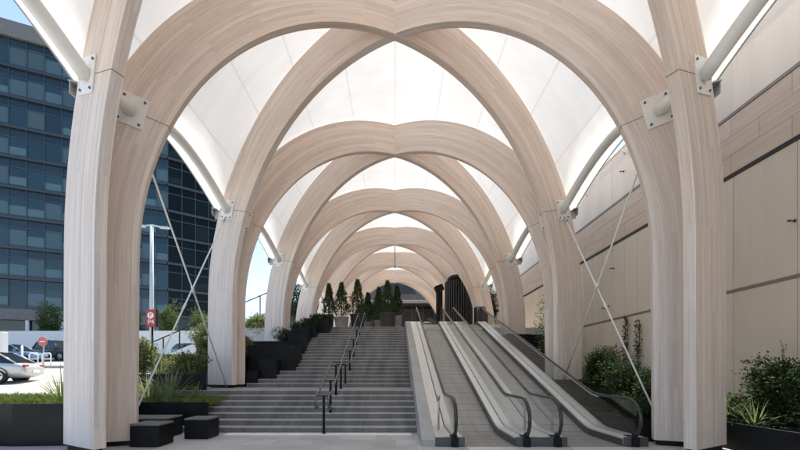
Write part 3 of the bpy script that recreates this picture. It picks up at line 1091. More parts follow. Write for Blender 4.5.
planter(5.42, 6.83, 8.15, 12.15, 0, 0.5, 'low black planter between the right walkway and the wall planter')
planter(5.40, 6.82, 12.2, 14.3, 0, 1.2, 'black plinth planter under the second right column')
planter(5.40, 8.15, 14.35, 17.6, 0, 1.25, 'black planter with a shrub beyond the second right column')
planter(5.40, 8.15, 17.65, 21.2, 0, 3.4, 'black planter under the third right column')

# seats
for x0, x1, y0, y1, lab in ((-5.56, -4.95, 7.54, 8.05, 'black cube seat nearest the front left column'),
                            (-6.85, -5.40, 8.50, 9.15, 'long black bench block behind the cube seat'),
                            (-4.93, -4.37, 8.42, 8.95, 'black cube seat standing alone by the lowest step')):
    e = empty('block_seat', ((x0 + x1) / 2, (y0 + y1) / 2, 0), lab, 'seat', 'black block seats')
    MB().box(x0, x1, y0, y1, 0.012, 0.445).build('seat_base', M['black'], e, bevel=0.008)
    MB().box(x0 - 0.004, x1 + 0.004, y0 - 0.004, y1 + 0.004, 0.45, 0.49).build('seat_top', M['cladding'], e, bevel=0.008)

# planting on the left
g = grass(MB(), -13.8, -7.05, 8.4, 9.2, 0.80, 6500, 0.26)
g = grass(g, -9, -7.0, 7.85, 8.6, 0.80, 2400, 0.24)
g.build('planter_grass', M['grass'], kind='stuff', label='green grass filling the large planter at the left edge', cat='grass')
grass(MB(), -8.8, -5.1, 9.7, 11.2, 0.66, 5200, 0.24).build('planter_grass', M['grass'], kind='stuff', label='green grass filling the low planter by the steps', cat='grass')
def flax(x, y, z, L, n, lab, spread=0.9):
    strappy(MB(), (x, y, z), n, L, spread).build('flax_plant', M['flax'], label=lab, cat='plant', group='strappy flax plants')
flax(-7.8, 8.45, 0.80, 1.1, 80, 'flax with long spiky leaves in the large planter beside the front left column')
flax(-6.35, 10.1, 0.66, 1.3, 95, 'biggest flax clump in the low planter, crossed by the bracing rod', 1.0)
flax(-7.3, 10.6, 0.66, 1.25, 70, 'flax clump at the left of the low planter behind the bench block', 1.0)
flax(-5.95, 10.7, 0.66, 0.85, 50, 'flax clump in the low planter nearest the steps', 1.0)
flax(-6.9, 10.15, 0.66, 1.1, 70, 'flax clump in the low planter between the two largest clumps', 1.0)
flax(-6.7, 11.8, 1.4, 0.85, 70, 'flax clump in the taller planter left of the second column', 1.1)
flax(-7.7, 11.8, 1.4, 0.8, 50, 'flax clump in the taller planter farthest from the steps', 1.1)
def shrub(x, y, z, rx, ry, rz, n, mat, lab, L=0.07, W=0.035, group='leafy shrubs'):
    e = empty('shrub', (x, y, z), lab, 'shrub', group)
    s = MB()
    for _ in range(7):
        a = random.uniform(0, 6.28)
        s.tube([(x, y, z - 0.02), (x + rx * .3 * math.cos(a), y + ry * .3 * math.sin(a), z + rz * .7), (x + rx * .6 * math.cos(a), y + ry * .6 * math.sin(a), z + rz * 1.3)], [0.02, 0.013, 0.006], 5)
    f = leafy(MB(), (x, y, z + rz), rx, ry, rz, int(n * 1.6), L * 1.08, W * 1.15)
    for _ in range(int(16 + 30 * rx)):             # young shoots that stick out of the mass
        d = rnd_dir(0.9)
        d.z = abs(d.z)
        p0 = Vector((x + d.x * rx * .6, y + d.y * ry * .6, z + rz + d.z * rz * .6))
        ln = random.uniform(0.25, 0.75) * min(rx, rz)
        p1 = p0 + Vector((d.x * .5, d.y * .5, d.z + .5)).normalized() * ln
        s.tube([p0, p1], [0.006, 0.002], 4)
        for q in range(int(9 + ln * 16)):
            f.leaf(p0.lerp(p1, random.uniform(.2, 1.0)), rnd_dir(.4), L * random.uniform(.6, 1.2), W)
    s.build('stems', M['bark'], e)
    f.build('foliage', M[mat], e)
    return e
shrub(-7.6, 9.9, 0.70, 0.45, 0.4, 1.1, 3000, 'shrub', 'tall dark shrub close behind the front left column')
shrub(-7.4, 14.6, 2.15, 0.9, 0.5, 0.75, 4200, 'hedge', 'sunlit yellow green hedge between the second and third left columns')
shrub(-6.3, 14.5, 2.1, 0.6, 0.4, 0.45, 2600, 'hedge', 'low sunlit shrub just behind the second left column')
shrub(-8.4, 12.0, 1.40, 0.7, 0.4, 0.6, 3000, 'hedge', 'pale sunlit shrub in the taller planter below the white ramp')
shrub(-6.9, 12.0, 1.40, 0.55, 0.35, 0.42, 2200, 'hedge', 'round sunlit shrub left of the second left column')
grass(MB(), -5.8, -4.05, 14.45, 15.4, 2.52, 2600, 0.16).build('planter_grass', M['shrub'], kind='stuff', label='dark ground cover in the long planter across the upper flight', cat='ground cover')
shrub(-3.9, 19.0, 4.16, 0.62, 0.5, 0.20, 2600, 'shrub', 'low dark hedge in the planter at the head of the stairs', 0.05, 0.03)
shrub(-4.3, 18.25, 3.88, 0.45, 0.36, 0.18, 1800, 'shrub', 'low dark hedge in the second planter from the stair head', 0.05, 0.03)
shrub(-4.55, 17.5, 3.58, 0.48, 0.42, 0.18, 1900, 'shrub', 'low dark hedge in the small planter below the stair head', 0.05, 0.03)
shrub(-5.3, 17.4, 2.9, 0.5, 0.5, 0.35, 2400, 'shrub', 'dark shrub beside the third left column foot', 0.05, 0.03)

# planting on the right
shrub(7.3, 12.9, 0.45, 0.62, 0.75, 1.08, 6500, 'shrub', 'largest dark shrub against the wall between the first two right columns')
shrub(7.35, 11.4, 0.45, 0.55, 0.7, 0.75, 4200, 'shrub', 'lower dark shrub against the wall close behind the front right column')
shrub(7.25, 10.2, 0.45, 0.55, 0.6, 0.55, 3000, 'shrub', 'dark shrub behind the front right column, lowest of the row')
shrub(7.5, 8.2, 0.42, 0.42, 0.45, 0.26, 2200, 'shrub', 'dark leafy shrub low at the wall right of the front right column', 0.08, 0.03)
shrub(7.6, 7.15, 0.45, 0.42, 0.5, 0.72, 3600, 'shrub', 'tall dark shrub at the right picture edge')
flax(7.15, 7.9, 0.46, 0.95, 50, 'dark strappy plant right of the front right column foot', 0.9)
shrub(7.3, 16.6, 1.15, 0.6, 0.8, 1.7, 5200, 'shrub', 'dark shrub seen between the second and third right columns')
shrub(6.2, 9.0, 0.40, 0.6, 0.7, 0.22, 2600, 'shrub', 'low dark ground shrub right beside the end of the right walkway')
shrub(6.2, 10.8, 0.40, 0.6, 0.9, 0.30, 3000, 'shrub', 'low dark ground shrub beside the right walkway, farther up the slope')
def climber(y, z0, z1, lab):
    e = empty('climbing_plant', (XW - 0.06, y, z0), lab, 'climber', 'thin climbing plants on the wall')
    pth = [(XW - 0.06 + 0.02 * math.sin(i * 1.7), y + 0.04 * math.sin(i * 1.1), z0 + (z1 - z0) * i / 12) for i in range(13)]
    MB().tube(pth, 0.01, 5).build('stem', M['bark'], e)
    f = MB()
    for i in range(620):
        t = random.random() ** 1.25
        p = Vector((XW - 0.08, y, z0 + (z1 - z0) * t)) + Vector((-abs(random.gauss(0, .06)), random.gauss(0, .14 - .09 * t), random.gauss(0, .04)))
        f.leaf(p, rnd_dir(), 0.07, 0.045)
    f.build('foliage', M['shrub'], e)
climber(12.62, 0.5, 3.45, 'thin climbing plant on the wall, left one of two beside the front right column')
climber(12.0, 0.5, 3.30, 'thin climbing plant on the wall, right one of two beside the front right column')
flax(7.15, 7.15, 0.46, 0.75, 60, 'dark strappy plant at the bottom right corner in front of the tall shrub', 1.0)
shrub(7.2, 7.5, 0.42, 0.3, 0.6, 0.16, 1800, 'shrub', 'low leafy edging along the front of the wall planter')
def sapling(x, y, z, h, lab, nb=14, leaves=60):
    e = empty('sapling', (x, y, z), lab, 'sapling', 'bare saplings by the wall')
    s = MB().tube([(x, y, z), (x + .02, y, z + h * .5), (x - .01, y + .02, z + h)], [0.014, 0.01, 0.004], 6)
    f = MB()
    for i in range(nb):
        t = 0.45 + 0.5 * i / nb
        a = random.uniform(0, 6.28)
        ln = 0.28 * (1.15 - t)
        p0 = Vector((x, y, z + h * t)); p1 = p0 + Vector((math.cos(a) * ln, math.sin(a) * ln, ln * 1.3))
        s.tube([p0, p1], [0.005, 0.002], 4)
        for _ in range(leaves // nb):
            f.leaf(p0.lerp(p1, random.uniform(.3, 1)), rnd_dir(), 0.04, 0.02)
    s.build('stem', M['bark'], e)
    f.build('foliage', M['shrub'], e)
sapling(7.75, 7.2, 0.5, 1.75, 'leggy sapling with bare twigs at the right picture edge')
sapling(7.7, 7.75, 0.5, 1.35, 'single bare stem standing against the wall right of the front column', 3, 12)

# ------------------------------------------------------------------ potted conifers and far end
def potted(x, y, pot, ph, pr, th, tr_, lab, z=4.0):
    e = empty('potted_conifer', (x, y, z), lab, 'potted tree', 'potted conifers at the head of the stairs')
    MB().lathe((x, y, z), [(pr * 0.78, 0), (pr * 0.8, 0.02), (pr, ph - 0.06), (pr * 1.05, ph - 0.05), (pr * 1.05, ph), (pr * 0.93, ph), (pr * 0.9, ph - 0.06)], 22).build('pot', M[pot], e)
    MB().tube([(x, y, z + ph - 0.08), (x, y, z + ph + th * 0.85)], [0.04, 0.008], 7).build('trunk', M['bark'], e)
    f = MB()
    ph0 = random.uniform(0, 6)
    for i in range(2300):
        t = random.random() ** 0.8
        a = random.uniform(0, 6.28)
        lump = 1 + 0.30 * math.sin(3 * a + 11 * t + ph0) + 0.22 * math.sin(19 * t + 2 * a + ph0) + 0.2 * math.sin(5 * a - 7 * t)
        r = 1.3 * tr_ * (max(0, 1.0 - t) ** 1.05 + 0.02) * lump * random.uniform(0.35, 1.0) ** 0.5 * min(1, 0.55 + t * 4)
        p = Vector((x + r * math.cos(a), y + r * math.sin(a), z + ph + 0.05 + th * t))
        d = Vector((math.cos(a), math.sin(a), random.uniform(0.5, 1.5)))
        f.leaf(p, d, 0.15 * random.uniform(.5, 1.3), 0.045)
    f.build('foliage', M['conifer'], e)
potted(-3.95, 21.5, 'potblack', 0.95, 0.30, 1.75, 0.30, 'leftmost potted conifer, slim, in a charcoal pot')
potted(-3.18, 21.4, 'potgrey', 0.80, 0.42, 1.95, 0.42, 'potted conifer in a wide grey concrete pot left of the handrail')
potted(-2.25, 21.6, 'potblack', 0.98, 0.44, 2.0, 0.42, 'potted conifer in a large charcoal pot behind the handrail head')
potted(-1.72, 22.9, 'potgrey', 0.7, 0.3, 1.75, 0.32, 'small potted conifer in a grey pot just right of the handrail head')
potted(-1.02, 22.6, 'potgrey', 0.75, 0.30, 2.0, 0.36, 'narrow potted conifer between the handrail and the brown pot')
potted(-0.45, 21.5, 'potbrown', 1.02, 0.46, 1.85, 0.36, 'potted conifer in a big brown pot near the middle of the stairs')
potted(0.12, 22.0, 'potgrey', 0.95, 0.32, 1.75, 0.30, 'rightmost potted conifer in a grey pot beside the parapet')
shrub(7.3, 27.6, 4.0, 0.5, 0.5, 1.9, 5200, 'shrub', 'tall dark evergreen between the fourth and fifth right columns', 0.09, 0.045)
# standing lidded urn at the walkway head
ur = empty('litter_bin', (2.15, 24.2, 4.0), 'round grey bin with a domed lid at the head of the walkways', 'bin')
MB().lathe((2.15, 24.2, 4.0), [(0.26, 0), (0.28, 0.03), (0.28, 0.72), (0.26, 0.74)], 20).build('bin_body', M['potgrey'], ur)
MB().lathe((2.15, 24.2, 4.76), [(0.34, 0), (0.34, 0.06), (0.2, 0.13), (0.05, 0.16)], 20).build('lid', M['gsteel'], ur)
# pendant hung under the fourth crossing
pd = empty('pendant_lamp', (0, col_y(4) + BAY / 2 - .14, 9.5), 'slim dark pendant lamp hanging under the fourth arch crossing', 'lamp')
yp = col_y(4) + BAY / 2 - .14
MB().tube([(0, yp, 9.75), (0, yp, 11.0)], 0.03, 8).build('stem', M['dsteel'], pd)
MB().lathe((0, yp, 9.35), [(0.07, 0), (0.09, 0.02), (0.09, 0.4), (0.05, 0.45)], 14).build('lamp_body', M['gsteel'], pd)

pv = empty('pavilion', (0, 44, 4.0), 'dark glazed pavilion with a hipped metal roof at the far end of the canopy', 'building')
MB().box(-13, 8.1, 44.0, 54, 4.0, 9.55).build('wall', M['darkglass'], pv)
m = MB()
for i in range(16):
    x = -12.9 + i * 1.36
    m.box(x - 0.05, x + 0.05, 43.9, 43.997, 4.0, 9.5)
m.build('mullions', M['mullion'], pv)
MB().box(-14, 8.15, 42.4, 55, 9.6, 9.95).build('fascia', M['fascia'], pv, bevel=0.03)
MB().box(-13.8, 8.1, 42.6, 54.8, 9.45, 9.597).build('soffit', M['roof'], pv)
m = MB()
zb, zt = 9.953, 12.6
m.add([(-4.6, 43.2, zb), (4.6, 43.2, zb), (4.6, 54, zb), (-4.6, 54, zb), (-2.2, 45.0, zt), (2.6, 45.0, zt), (2.6, 51, zt), (-2.2, 51, zt)],
      [(0, 1, 5, 4), (1, 2, 6, 5), (2, 3, 7, 6), (3, 0, 4, 7), (4, 5, 6, 7)])
m.build('roof', M['roof'], pv)
m = MB()
for i in range(6):
    x = -1.95 + i * 0.76
    m.box(x, x + 0.6, 45.1, 45.6, zt + 0.003, zt + 0.42)
m.build('skylight', M['white'], pv)
MB().box(-2.2, 2.6, 45.0, 51, zt + 0.423, zt + 0.55).build('skylight_cap', M['roof'], pv)

dr = empty('ribbed_drum', (4.95, 28, 4), 'tall black ribbed drum tower at the head of the right walkway', 'tower')
MB().lathe((4.95, 28, 4.0), [(1.0, 0), (1.0, 4.5), (1.02, 4.52)], 40).build('drum_wall', M['black'], dr)
m = MB()
for i in range(36):
    a = 2 * math.pi * i / 36
    c, s = math.cos(a), math.sin(a)
    m.obox((4.95 + 1.03 * c, 28 + 1.03 * s, 6.25), (0.04 * c, 0.04 * s, 0), (-0.022 * s, 0.022 * c, 0), (0, 0, 2.24))
m.build('rib', M['inoxd'], dr)
MB().lathe((4.95, 28, 8.53), [(0.85, 0), (0.88, 0.25), (0.7, 0.42), (0.3, 0.5)], 30).build('crown', M['black'], dr)
cb = MB().box(3.3, 3.75, 28.3, 29.0, 4.0, 7.9)
cb.obox((3.5, 28.6, 8.15), (0.3, 0, 0.12), (0, 0.3, 0), (-0.1, 0, 0.22))
cb.build('loudspeaker_mast', M['black'], label='black mast with a tilted head left of the drum tower', cat='mast', bevel=0.03)
gd = empty('glass_kiosk', (6.0, 23.0, 4.0), 'small dark glass hood at the head of the right walkway', 'kiosk')
MB().prism([(22.5, 4.0), (22.5, 5.25), (22.9, 5.7), (23.5, 5.7), (23.5, 4.0)], 0, 5.15, 5.75).build('hood', M['darkglass'], gd)
MB().box(5.10, 5.80, 22.46, 22.499, 4.0, 5.27).build('frame', M['inoxd'], gd)

# ------------------------------------------------------------------ white ramp with a railing at the left
rp = empty('white_ramp', (-11, 22, 2), 'white sloping ramp with a black and glass railing behind the left columns', 'ramp')
x0, z0, x1, z1 = -15.0, 2.0, -7.0, 5.45
m = MB()
m.add([(x0, 21.6, z0 - .6), (x1, 21.6, z1 - .6), (x1, 21.6, z1), (x0, 21.6, z0), (x0, 24, z0 - .6), (x1, 24, z1 - .6), (x1, 24, z1), (x0, 24, z0)],
      [(0, 1, 2, 3), (5, 4, 7, 6), (3, 2, 6, 7), (1, 0, 4, 5), (0, 3, 7, 4), (2, 1, 5, 6)])
m.build('ramp_slab', M['whitewall'], rp)
sl = (z1 - z0) / (x1 - x0)
MB().tube([(x0, 21.65, z0 + 1.15), (x1 + .2, 21.65, z1 + 1.24)], 0.035, 8).build('top_rail', M['black'], rp)
for i in range(9):
    x = x0 + 0.1 + i * 0.97
    MB().box(x - 0.025, x + 0.025, 21.62, 21.68, z0 + sl * (x - x0), z0 + sl * (x - x0) + 1.15).build('post', M['black'], rp)
MB().add([(x0, 21.65, z0 + .08), (x1, 21.65, z1 + .08), (x1, 21.65, z1 + 1.05), (x0, 21.65, z0 + 1.05)], [(0, 1, 2, 3)]).build('railing_glass', M['glass'], rp)
shrub(-7.9, 20.6, 3.2, 0.85, 0.5, 0.8, 4200, 'hedge', 'pale sunlit bush below the white ramp, seen right of the second left column', 0.09, 0.05)
shrub(-9.9, 20.6, 2.2, 0.9, 0.5, 0.6, 3600, 'hedge', 'pale sunlit bush below the lower end of the white ramp', 0.09, 0.05)

# ------------------------------------------------------------------ office tower
of = empty('office_tower', (-45, 50, 3.5), 'tall dark blue glazed office tower with banded floors at the left', 'office tower')
pA, pB, pC = Vector((-84, 30.1, 0)), Vector((-32.9, 52.1, 0)), Vector((-26.6, 56.6, 0))
FH, Z_F = 3.8, 9.4
NF = 9
def facade(p, q, gl, bay, nb_off):
    d = (q - p); ln = d.length; d.normalize()
    nrm = Vector((d.y, -d.x, 0))
    for fl in range(NF):
        z = Z_F + fl * FH
        # glazing
        a, b = p + nrm * 0.0, q + nrm * 0.0
        u1 = ln / bay
        mm = MB().add([(a.x, a.y, z + 0.32), (b.x, b.y, z + 0.32), (b.x, b.y, z + FH), (a.x, a.y, z + FH)], [(0, 1, 2, 3)],
                      [[(nb_off, fl), (nb_off + u1, fl), (nb_off + u1, fl + 0.999), (nb_off, fl + 0.999)]])
        mm.build('window_band', M[gl], of)
        c = (a + b) / 2 + nrm * 0.08
        mm = MB().obox((c.x, c.y, z + 0.16), d * (ln / 2), nrm * 0.22, (0, 0, 0.158))
        mm.build('floor_band', M['spandrel'], of)
        mm = MB()
        for i in range(int(u1) + 1):
            c = p + d * (i * bay) + nrm * 0.05
            mm.obox((c.x, c.y, z + 0.32 + (FH - 0.32) / 2), d * 0.028, nrm * 0.07, (0, 0, (FH - 0.322) / 2))
        mm.obox((( a + b) / 2 + nrm * 0.03 + Vector((0, 0, z + 0.32 + (FH - .32) * 0.70))), d * (ln / 2), nrm * 0.05, (0, 0, 0.035))
        mm.build('mullions', M['mullion'], of)
    top = Z_F + NF * FH
    c = (p + q) / 2 + nrm * 0.1
    MB().obox((c.x, c.y, top + 1.0), d * (ln / 2), nrm * 0.25, (0, 0, 0.998)).build('parapet', M['cladding'], of)
facade(pA, pB, 'glA', 1.75, 0)
facade(pB + Vector((0.02, 0.02, 0)), pC, 'glB', 1.75, 100)
top = Z_F + NF * FH + 1.9
m = MB()
poly = [(-84, 30.3), (-33, 52.3), (-26.7, 56.8), (-44, 80), (-84, 80)]
m.prism(poly, 2, 3.0, top)
m.build('building_core', M['spandrel'], of)
dA = (pB - pA).normalized(); nA = Vector((dA.y, -dA.x, 0))
c = (pA + pB) / 2 + nA * 0.3
MB().obox((c.x, c.y, 8.7), dA * 28, nA * 0.4, (0, 0, 0.69)).build('podium_band', M['cladding'], of)
c = (pA + pB) / 2 + nA * 0.1
MB().obox((c.x, c.y, 5.5), dA * 28, nA * 0.1, (0, 0, 2.5)).build('shopfront', M['darkglass'], of)
m = MB()
for i in range(16):
    c = pA + dA * (2 + i * 3.5) + nA * 0.5
    m.obox((c.x, c.y, 5.5), dA * 0.16, nA * 0.16, (0, 0, 2.5))
m.build('podium_columns', M['whitewall'], of)

# white forecourt wall, white pillar
MB().box(-70, -16.5, 38.6, 39.0, 2.4, 5.9).build('forecourt_wall', M['whitewall'], label='long low white wall behind the parked cars', cat='wall', bevel=0.03)
MB().box(-29.0, -28.15, 25.8, 26.2, 1.7, 4.4).build('white_pillar', M['whitewall'], label='white rendered pillar at the left picture edge beside the cars', cat='pillar', bevel=0.03)

# ------------------------------------------------------------------ trees
def tree(x, y, z, h, r, lab, n=3000, mat='treeleaf'):
    e = empty('street_tree', (x, y, z), lab, 'tree', 'small trees in front of the office tower')
    s = MB().tube([(x, y, z), (x + .05, y, z + h * .35), (x, y, z + h * .7)], [0.13, 0.09, 0.03], 8)
    for i in range(7):
        a = i * 0.9 + random.random()
        s.tube([(x, y, z + h * (.32 + .04 * i)), (x + r * .6 * math.cos(a), y + r * .6 * math.sin(a), z + h * (.55 + .04 * i))], [0.05, 0.012], 6)
    s.build('trunk', M['bark'], e)
    leafy(MB(), (x, y, z + h * .68), r, r, h * .36, n, 0.24, 0.12, 0.3).build('crown', M[mat], e)
tree(-39.4, 41.0, 3.5, 5.2, 1.1, 'small sunlit tree left of the pair in front of the tower podium')
tree(-34.5, 40.5, 3.5, 6.2, 1.5, 'larger sunlit tree in front of the tower podium beside the front left column')
tree(-30.5, 41.5, 3.5, 5.4, 1.2, 'small tree in front of the tower half hidden by the front left column')
tree(-26.5, 42.0, 3.5, 5.6, 1.4, 'small tree in front of the tower seen right of the red sign')
tree(-23.2, 43.0, 3.5, 5.0, 1.3, 'small tree in front of the tower left of the second column')
tree(-16.5, 34.0, 3.5, 4.6, 1.3, 'pale tree beyond the white ramp left of the second column')
tree(-9.6, 34.5, 4.0, 6.2, 1.3, 'dark tree seen right of the third left column', 3000, 'shrub')

# ------------------------------------------------------------------ lamp post and parking sign
lp = empty('street_lamp', (-14.6, 21.6, 1.5), 'pale slender street lamp post with a short double arm', 'street lamp')
MB().tube([(-14.6, 21.6, 1.4), (-14.6, 21.6, 10.3)], [0.13, 0.09], 12).build('pole', M['pole'], lp)
MB().tube([(-15.15, 21.6, 10.3), (-14.6, 21.6, 10.36), (-14.0, 21.6, 10.22)], 0.04, 8).build('arm', M['pole'], lp)
for x, zz in ((-15.3, 10.3), (-13.85, 10.2)):
    MB().obox((x, 21.6, zz), (0.28, 0, -0.02), (0, 0.12, 0), (0, 0, 0.05)).build('lamp_head', M['pole'], lp, bevel=0.02)
def text_mesh(s, size, depth, mat, name, parent, loc):
    cu = bpy.data.curves.new(name, 'FONT')
    cu.body = s; cu.size = size; cu.extrude = depth
    cu.align_x = 'CENTER'; cu.align_y = 'CENTER'
    to = bpy.data.objects.new(name + '_src', cu)
    col.objects.link(to)
    bpy.context.view_layer.update()
    me = bpy.data.meshes.new_from_object(to.evaluated_get(bpy.context.evaluated_depsgraph_get()))
    bpy.data.objects.remove(to); bpy.data.curves.remove(cu)
    me.transform(Matrix.Rotation(R(90), 4, 'X'))
    me.materials.clear(); me.materials.append(mat)
    o = bpy.data.objects.new(name, me)
    col.objects.link(o)
    place(o, parent, loc)
    return o
sx_, sy_, sz_ = -13.55, 20.0, 4.05
ps = empty('parking_sign', (sx_, sy_, street_z(20)), 'red box sign reading P4 below a white disc, on a post beneath the street lamp', 'sign')
MB().box(sx_ - 0.26, sx_ + 0.26, sy_, sy_ + 0.22, sz_, sz_ + 0.98).build('sign_box', M['black'], ps, bevel=0.01)
MB().box(sx_ - 0.25, sx_ + 0.25, sy_ - 0.012, sy_ - 0.002, sz_ + 0.01, sz_ + 0.97).build('sign_face', M['red'], ps)
MB().tube([(sx_ - 0.02, sy_ - 0.014, sz_ + 0.64), (sx_ - 0.02, sy_ - 0.022, sz_ + 0.64)], 0.175, 28).build('disc', M['white'], ps)
text_mesh('P', 0.30, 0.002, M['red'], 'disc_letter', ps, (sx_ - 0.02, sy_ - 0.027, sz_ + 0.64))
text_mesh('P4', 0.36, 0.003, M['white'], 'lettering', ps, (sx_, sy_ - 0.017, sz_ + 0.27))
MB().tube([(sx_, sy_ + 0.11, street_z(20) - .05), (sx_, sy_ + 0.11, sz_)], 0.05, 10).build('post', M['black'], ps)

# round red sign and barriers in the road
rs = empty('traffic_sign', (-24.6, 25.2, street_z(25)), 'faded red traffic sign on a post among the parked cars', 'sign')
MB().tube([(-24.6, 25.2, street_z(25)), (-24.6, 25.2, 3.9)], 0.035, 8).build('post', M['gsteel'], rs)
MB().tube([(-24.6, 25.15, 3.65), (-24.6, 25.12, 3.65)], 0.34, 8).build('sign_face', M['signpink'], rs)
MB().box(-24.79, -24.41, 25.105, 25.117, 3.62, 3.69).build('bar', M['white'], rs)
for i, (x, lab) in enumerate(((-25.1, 'white hooped barrier under the faded red sign, left one'), (-24.2, 'white hooped barrier under the faded red sign, right one'))):
    z = street_z(25.4) + 0.12
    m = MB().tube([(x - .3, 25.0, z), (x - .3, 25.0, z + .75), (x - .22, 25.0, z + .85), (x + .22, 25.0, z + .85), (x + .3, 25.0, z + .75), (x + .3, 25.0, z)], 0.035, 8)
    m.tube([(x - .3, 25.0, z + .45), (x + .3, 25.0, z + .45)], 0.025, 8)
    m.build('barrier', M['white'], label=lab, cat='barrier', group='white hooped barriers')
bl = MB().tube([(-25.9, 25.0, 1.9), (-25.9, 25.0, 3.35)], 0.06, 10).build('bollard', M['white'], label='tall white bollard left of the faded red sign', cat='bollard')
lb = empty('red_box', (-21.3, 25.2, street_z(25)), 'dark roadside cabinet with a red top by the front left column', 'cabinet')
MB().box(-21.9, -20.8, 25.2, 25.9, 1.8, 3.75).build('cabinet_body', M['cardark'], lb, bevel=0.03)
MB().box(-21.92, -20.78, 25.18, 25.92, 3.753, 4.25).build('cabinet_top', M['red'], lb, bevel=0.03)

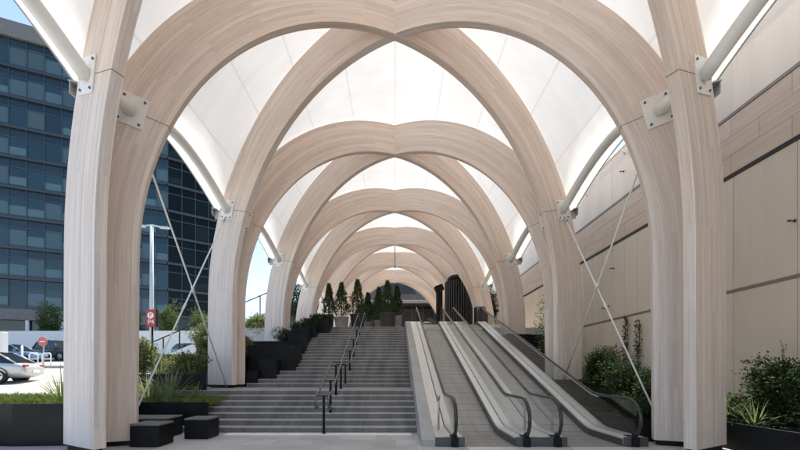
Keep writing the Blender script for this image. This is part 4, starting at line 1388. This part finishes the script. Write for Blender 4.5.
# ------------------------------------------------------------------ cars
def car(x, y, yaw, paint, kind, label):
    z = street_z(y)
    e = bpy.data.objects.new('parked_car', None)
    col.objects.link(e)
    ORG[e.name] = Vector((0, 0, 0))
    tag(e, label, 'car', 'parked cars')
    # stations along the length: x, sill z, belt z, half width at belt
    if kind == 'sedan':
        L = 4.7
        body = [(-2.35, .42, .70, .70), (-2.28, .30, .88, .80), (-2.0, .22, .97, .86), (-1.3, .20, .99, .90), (0, .19, .96, .91), (.9, .19, .94, .90), (1.6, .21, .86, .88), (2.1, .25, .74, .80), (2.33, .36, .60, .62)]
        cab = [(-1.95, .98, .70), (-1.25, 1.40, .60), (-.5, 1.46, .60), (.25, 1.43, .60), (1.05, .95, .72)]
    else:
        L = 4.2
        h = .12 if kind == 'suv' else 0
        body = [(-2.1, .45, .80 + h, .72), (-2.05, .30, 1.0 + h, .82), (-1.6, .22, 1.02 + h, .88), (0, .19 + h * .5, .98 + h, .90), (.8, .19, .96 + h, .89), (1.5, .21, .88 + h, .86), (1.95, .25, .74 + h, .78), (2.1, .36, .60 + h, .6)]
        cab = [(-2.0, 1.0 + h, .74), (-1.65, 1.42 + 2 * h, .64), (-.6, 1.50 + 2.5 * h, .64), (.15, 1.46 + 2.5 * h, .62), (1.0, .96 + h, .72)]
    m = MB()
    pts, fcs = [], []
    for bx, zs, zb, hw in body:
        ring = [(-hw * .92, zs), (-hw * 1.0, (zs + zb) * .5), (-hw * .97, zb - .06), (-hw * .86, zb), (hw * .86, zb), (hw * .97, zb - .06), (hw, (zs + zb) * .5), (hw * .92, zs)]
        pts += [(bx, py_, pz) for py_, pz in ring]
    nr = 8
    for i in range(len(body) - 1):
        for k in range(nr):
            fcs.append((i * nr + k, i * nr + (k + 1) % nr, (i + 1) * nr + (k + 1) % nr, (i + 1) * nr + k))
    fcs += [tuple(range(nr))[::-1], tuple((len(body) - 1) * nr + k for k in range(nr))]
    m.add(pts, fcs, None, True)
    b = m.build('body', M[paint], e, origin=(0, 0, 0), bevel=0)
    sb = b.modifiers.new('round', 'SUBSURF'); sb.levels = 1; sb.render_levels = 2
    # cabin: glass greenhouse with painted roof and pillars
    m = MB()
    pts = []
    for cx_, cz, hw in cab:
        base = (cab[0][1] if cx_ < 0 else cab[-1][1]) - .02
        pts += [(cx_, -hw, cz), (cx_, hw, cz)]
    n = len(cab)
    def belt_hw(cx_): return .80
    low = []
    for cx_, cz, hw in cab:
        low += [(cx_, -.80, .94 if kind != 'suv' else 1.06), (cx_, .80, .94 if kind != 'suv' else 1.06)]
    pts2 = pts + low
    f2 = []
    o2 = 2 * n
    for i in range(n - 1):
        f2 += [(2 * i, 2 * i + 2, o2 + 2 * i + 2, o2 + 2 * i), (2 * i + 1, o2 + 2 * i + 1, o2 + 2 * i + 3, 2 * i + 3)]
    f2 += [(0, 1, 3, 2), (2 * n - 4, 2 * n - 3, 2 * n - 1, 2 * n - 2)]
    m.add(pts2, f2)
    m.build('windows', M['darkglass'], e, origin=(0, 0, 0))
    m = MB()
    q = []
    for cx_, cz, hw in cab[1:-1]:
        q += [(cx_, -hw - .01, cz + .004), (cx_, -hw * .6, cz + .035), (cx_, hw * .6, cz + .035), (cx_, hw + .01, cz + .004)]
    fr = []
    for i in range(len(cab) - 3):
        for k in range(3):
            fr.append((i * 4 + k, i * 4 + 4 + k, i * 4 + 5 + k, i * 4 + 1 + k))
    m.add(q, fr, None, True)
    for sg in (-1, 1):
        for (ax, az, ah), (bx_, bz, bh) in ((cab[0], cab[1]), (cab[-1], cab[-2])):
            m.tube([(ax, sg * (ah + .04), az - .03), (bx_, sg * (bh + .005), bz)], 0.035, 6)
        m.tube([(-.35, sg * .805, .93), (-.35, sg * .615, cab[2][1] - .02)], 0.03, 6)
        m.tube([(cab[1][0], sg * (cab[1][2] + .005), cab[1][1]), (cab[2][0], sg * (cab[2][2] + .005), cab[2][1]), (cab[3][0], sg * (cab[3][2] + .005), cab[3][1])], 0.028, 6)
    m.build('roof', M[paint], e, origin=(0, 0, 0))
    fwx, rwx = L * .30, -L * .29
    for wx in (fwx, rwx):
        for sg in (-1, 1):
            ytyre = sg * .84
            tyre = MB().tube([(wx, ytyre - sg * .20, .33), (wx, ytyre, .33), (wx, ytyre + sg * .03, .33)], [.33, .335, .30], 24).build('wheel', M['tyre'], e, origin=(wx, ytyre, .33))
            rim = MB().tube([(wx, ytyre + sg * .02, .33), (wx, ytyre + sg * .042, .33)], [.235, .22], 20)
            rim.build('rim', M['alloy'], tyre, origin=(wx, ytyre, .33))
            sp = MB()
            for k in range(5):
                a = k * 2 * math.pi / 5 + .31
                sp.obox((wx + .135 * math.cos(a), ytyre + sg * .043, .33 + .135 * math.sin(a)), (.035 * -math.sin(a), 0, .035 * math.cos(a)), (0, .003, 0), (.055 * math.cos(a), 0, .055 * math.sin(a)))
            sp.build('spoke_gaps', M['tyre'], tyre, origin=(wx, ytyre, .33))
            # dark wheel arch lip
            arc = [(wx + .40 * math.cos(R(a)), sg * .885, .34 + .40 * math.sin(R(a))) for a in range(-10, 191, 20)]
            MB().tube(arc, 0.022, 6).build('wheel_arch', M['tyre'], e, origin=(wx, sg * .88, .33))
    for sg in (-1, 1):
        MB().obox((-L / 2 + .09, sg * .60, .80), (.05, 0, 0), (0, .17, 0), (0, 0, .07)).build('tail_lamp', M['redlamp'], e, origin=(-L / 2, sg * .6, .8), bevel=.02)
        MB().obox((L / 2 - .17, sg * .56, .66), (.09, 0, 0), (0, .15, 0), (0, 0, .06)).build('headlight', M['whitelamp'], e, origin=(L / 2, sg * .6, .66), bevel=.02)
        MB().obox((.72, sg * .96, 1.0), (.05, 0, 0), (0, .09, 0), (0, 0, .06)).build('mirror', M[paint], e, origin=(.72, sg * .9, 1.0), bevel=.02)
        for hx in (.1, -.85):
            MB().obox((hx - .25, sg * .905, .84), (.09, 0, 0), (0, .012, 0), (0, 0, .014)).build('door_handle', M['alloy'], e, origin=(hx, sg * .9, .84))
    MB().box(-L / 2 - .015, -L / 2 + .05, -.26, .26, .5, .62).build('number_plate', M['white'], e, origin=(-L / 2, 0, .5))
    e.location = (x, y, z)
    e.rotation_euler = (0, 0, yaw)
    return e
car(-19.5, 16.6, R(198), 'carsilver', 'sedan', 'silver sedan cut off by the left picture edge')
car(-31.9, 30.2, R(8), 'carblue', 'hatch', 'light blue hatchback parked behind the silver sedan')
car(-30.4, 32.6, R(-12), 'cardark', 'suv', 'dark grey car parked to the right of the light blue hatchback')
car(-18.3, 33.5, R(20), 'carblue', 'hatch', 'blue car glimpsed between the left columns below the red sign')
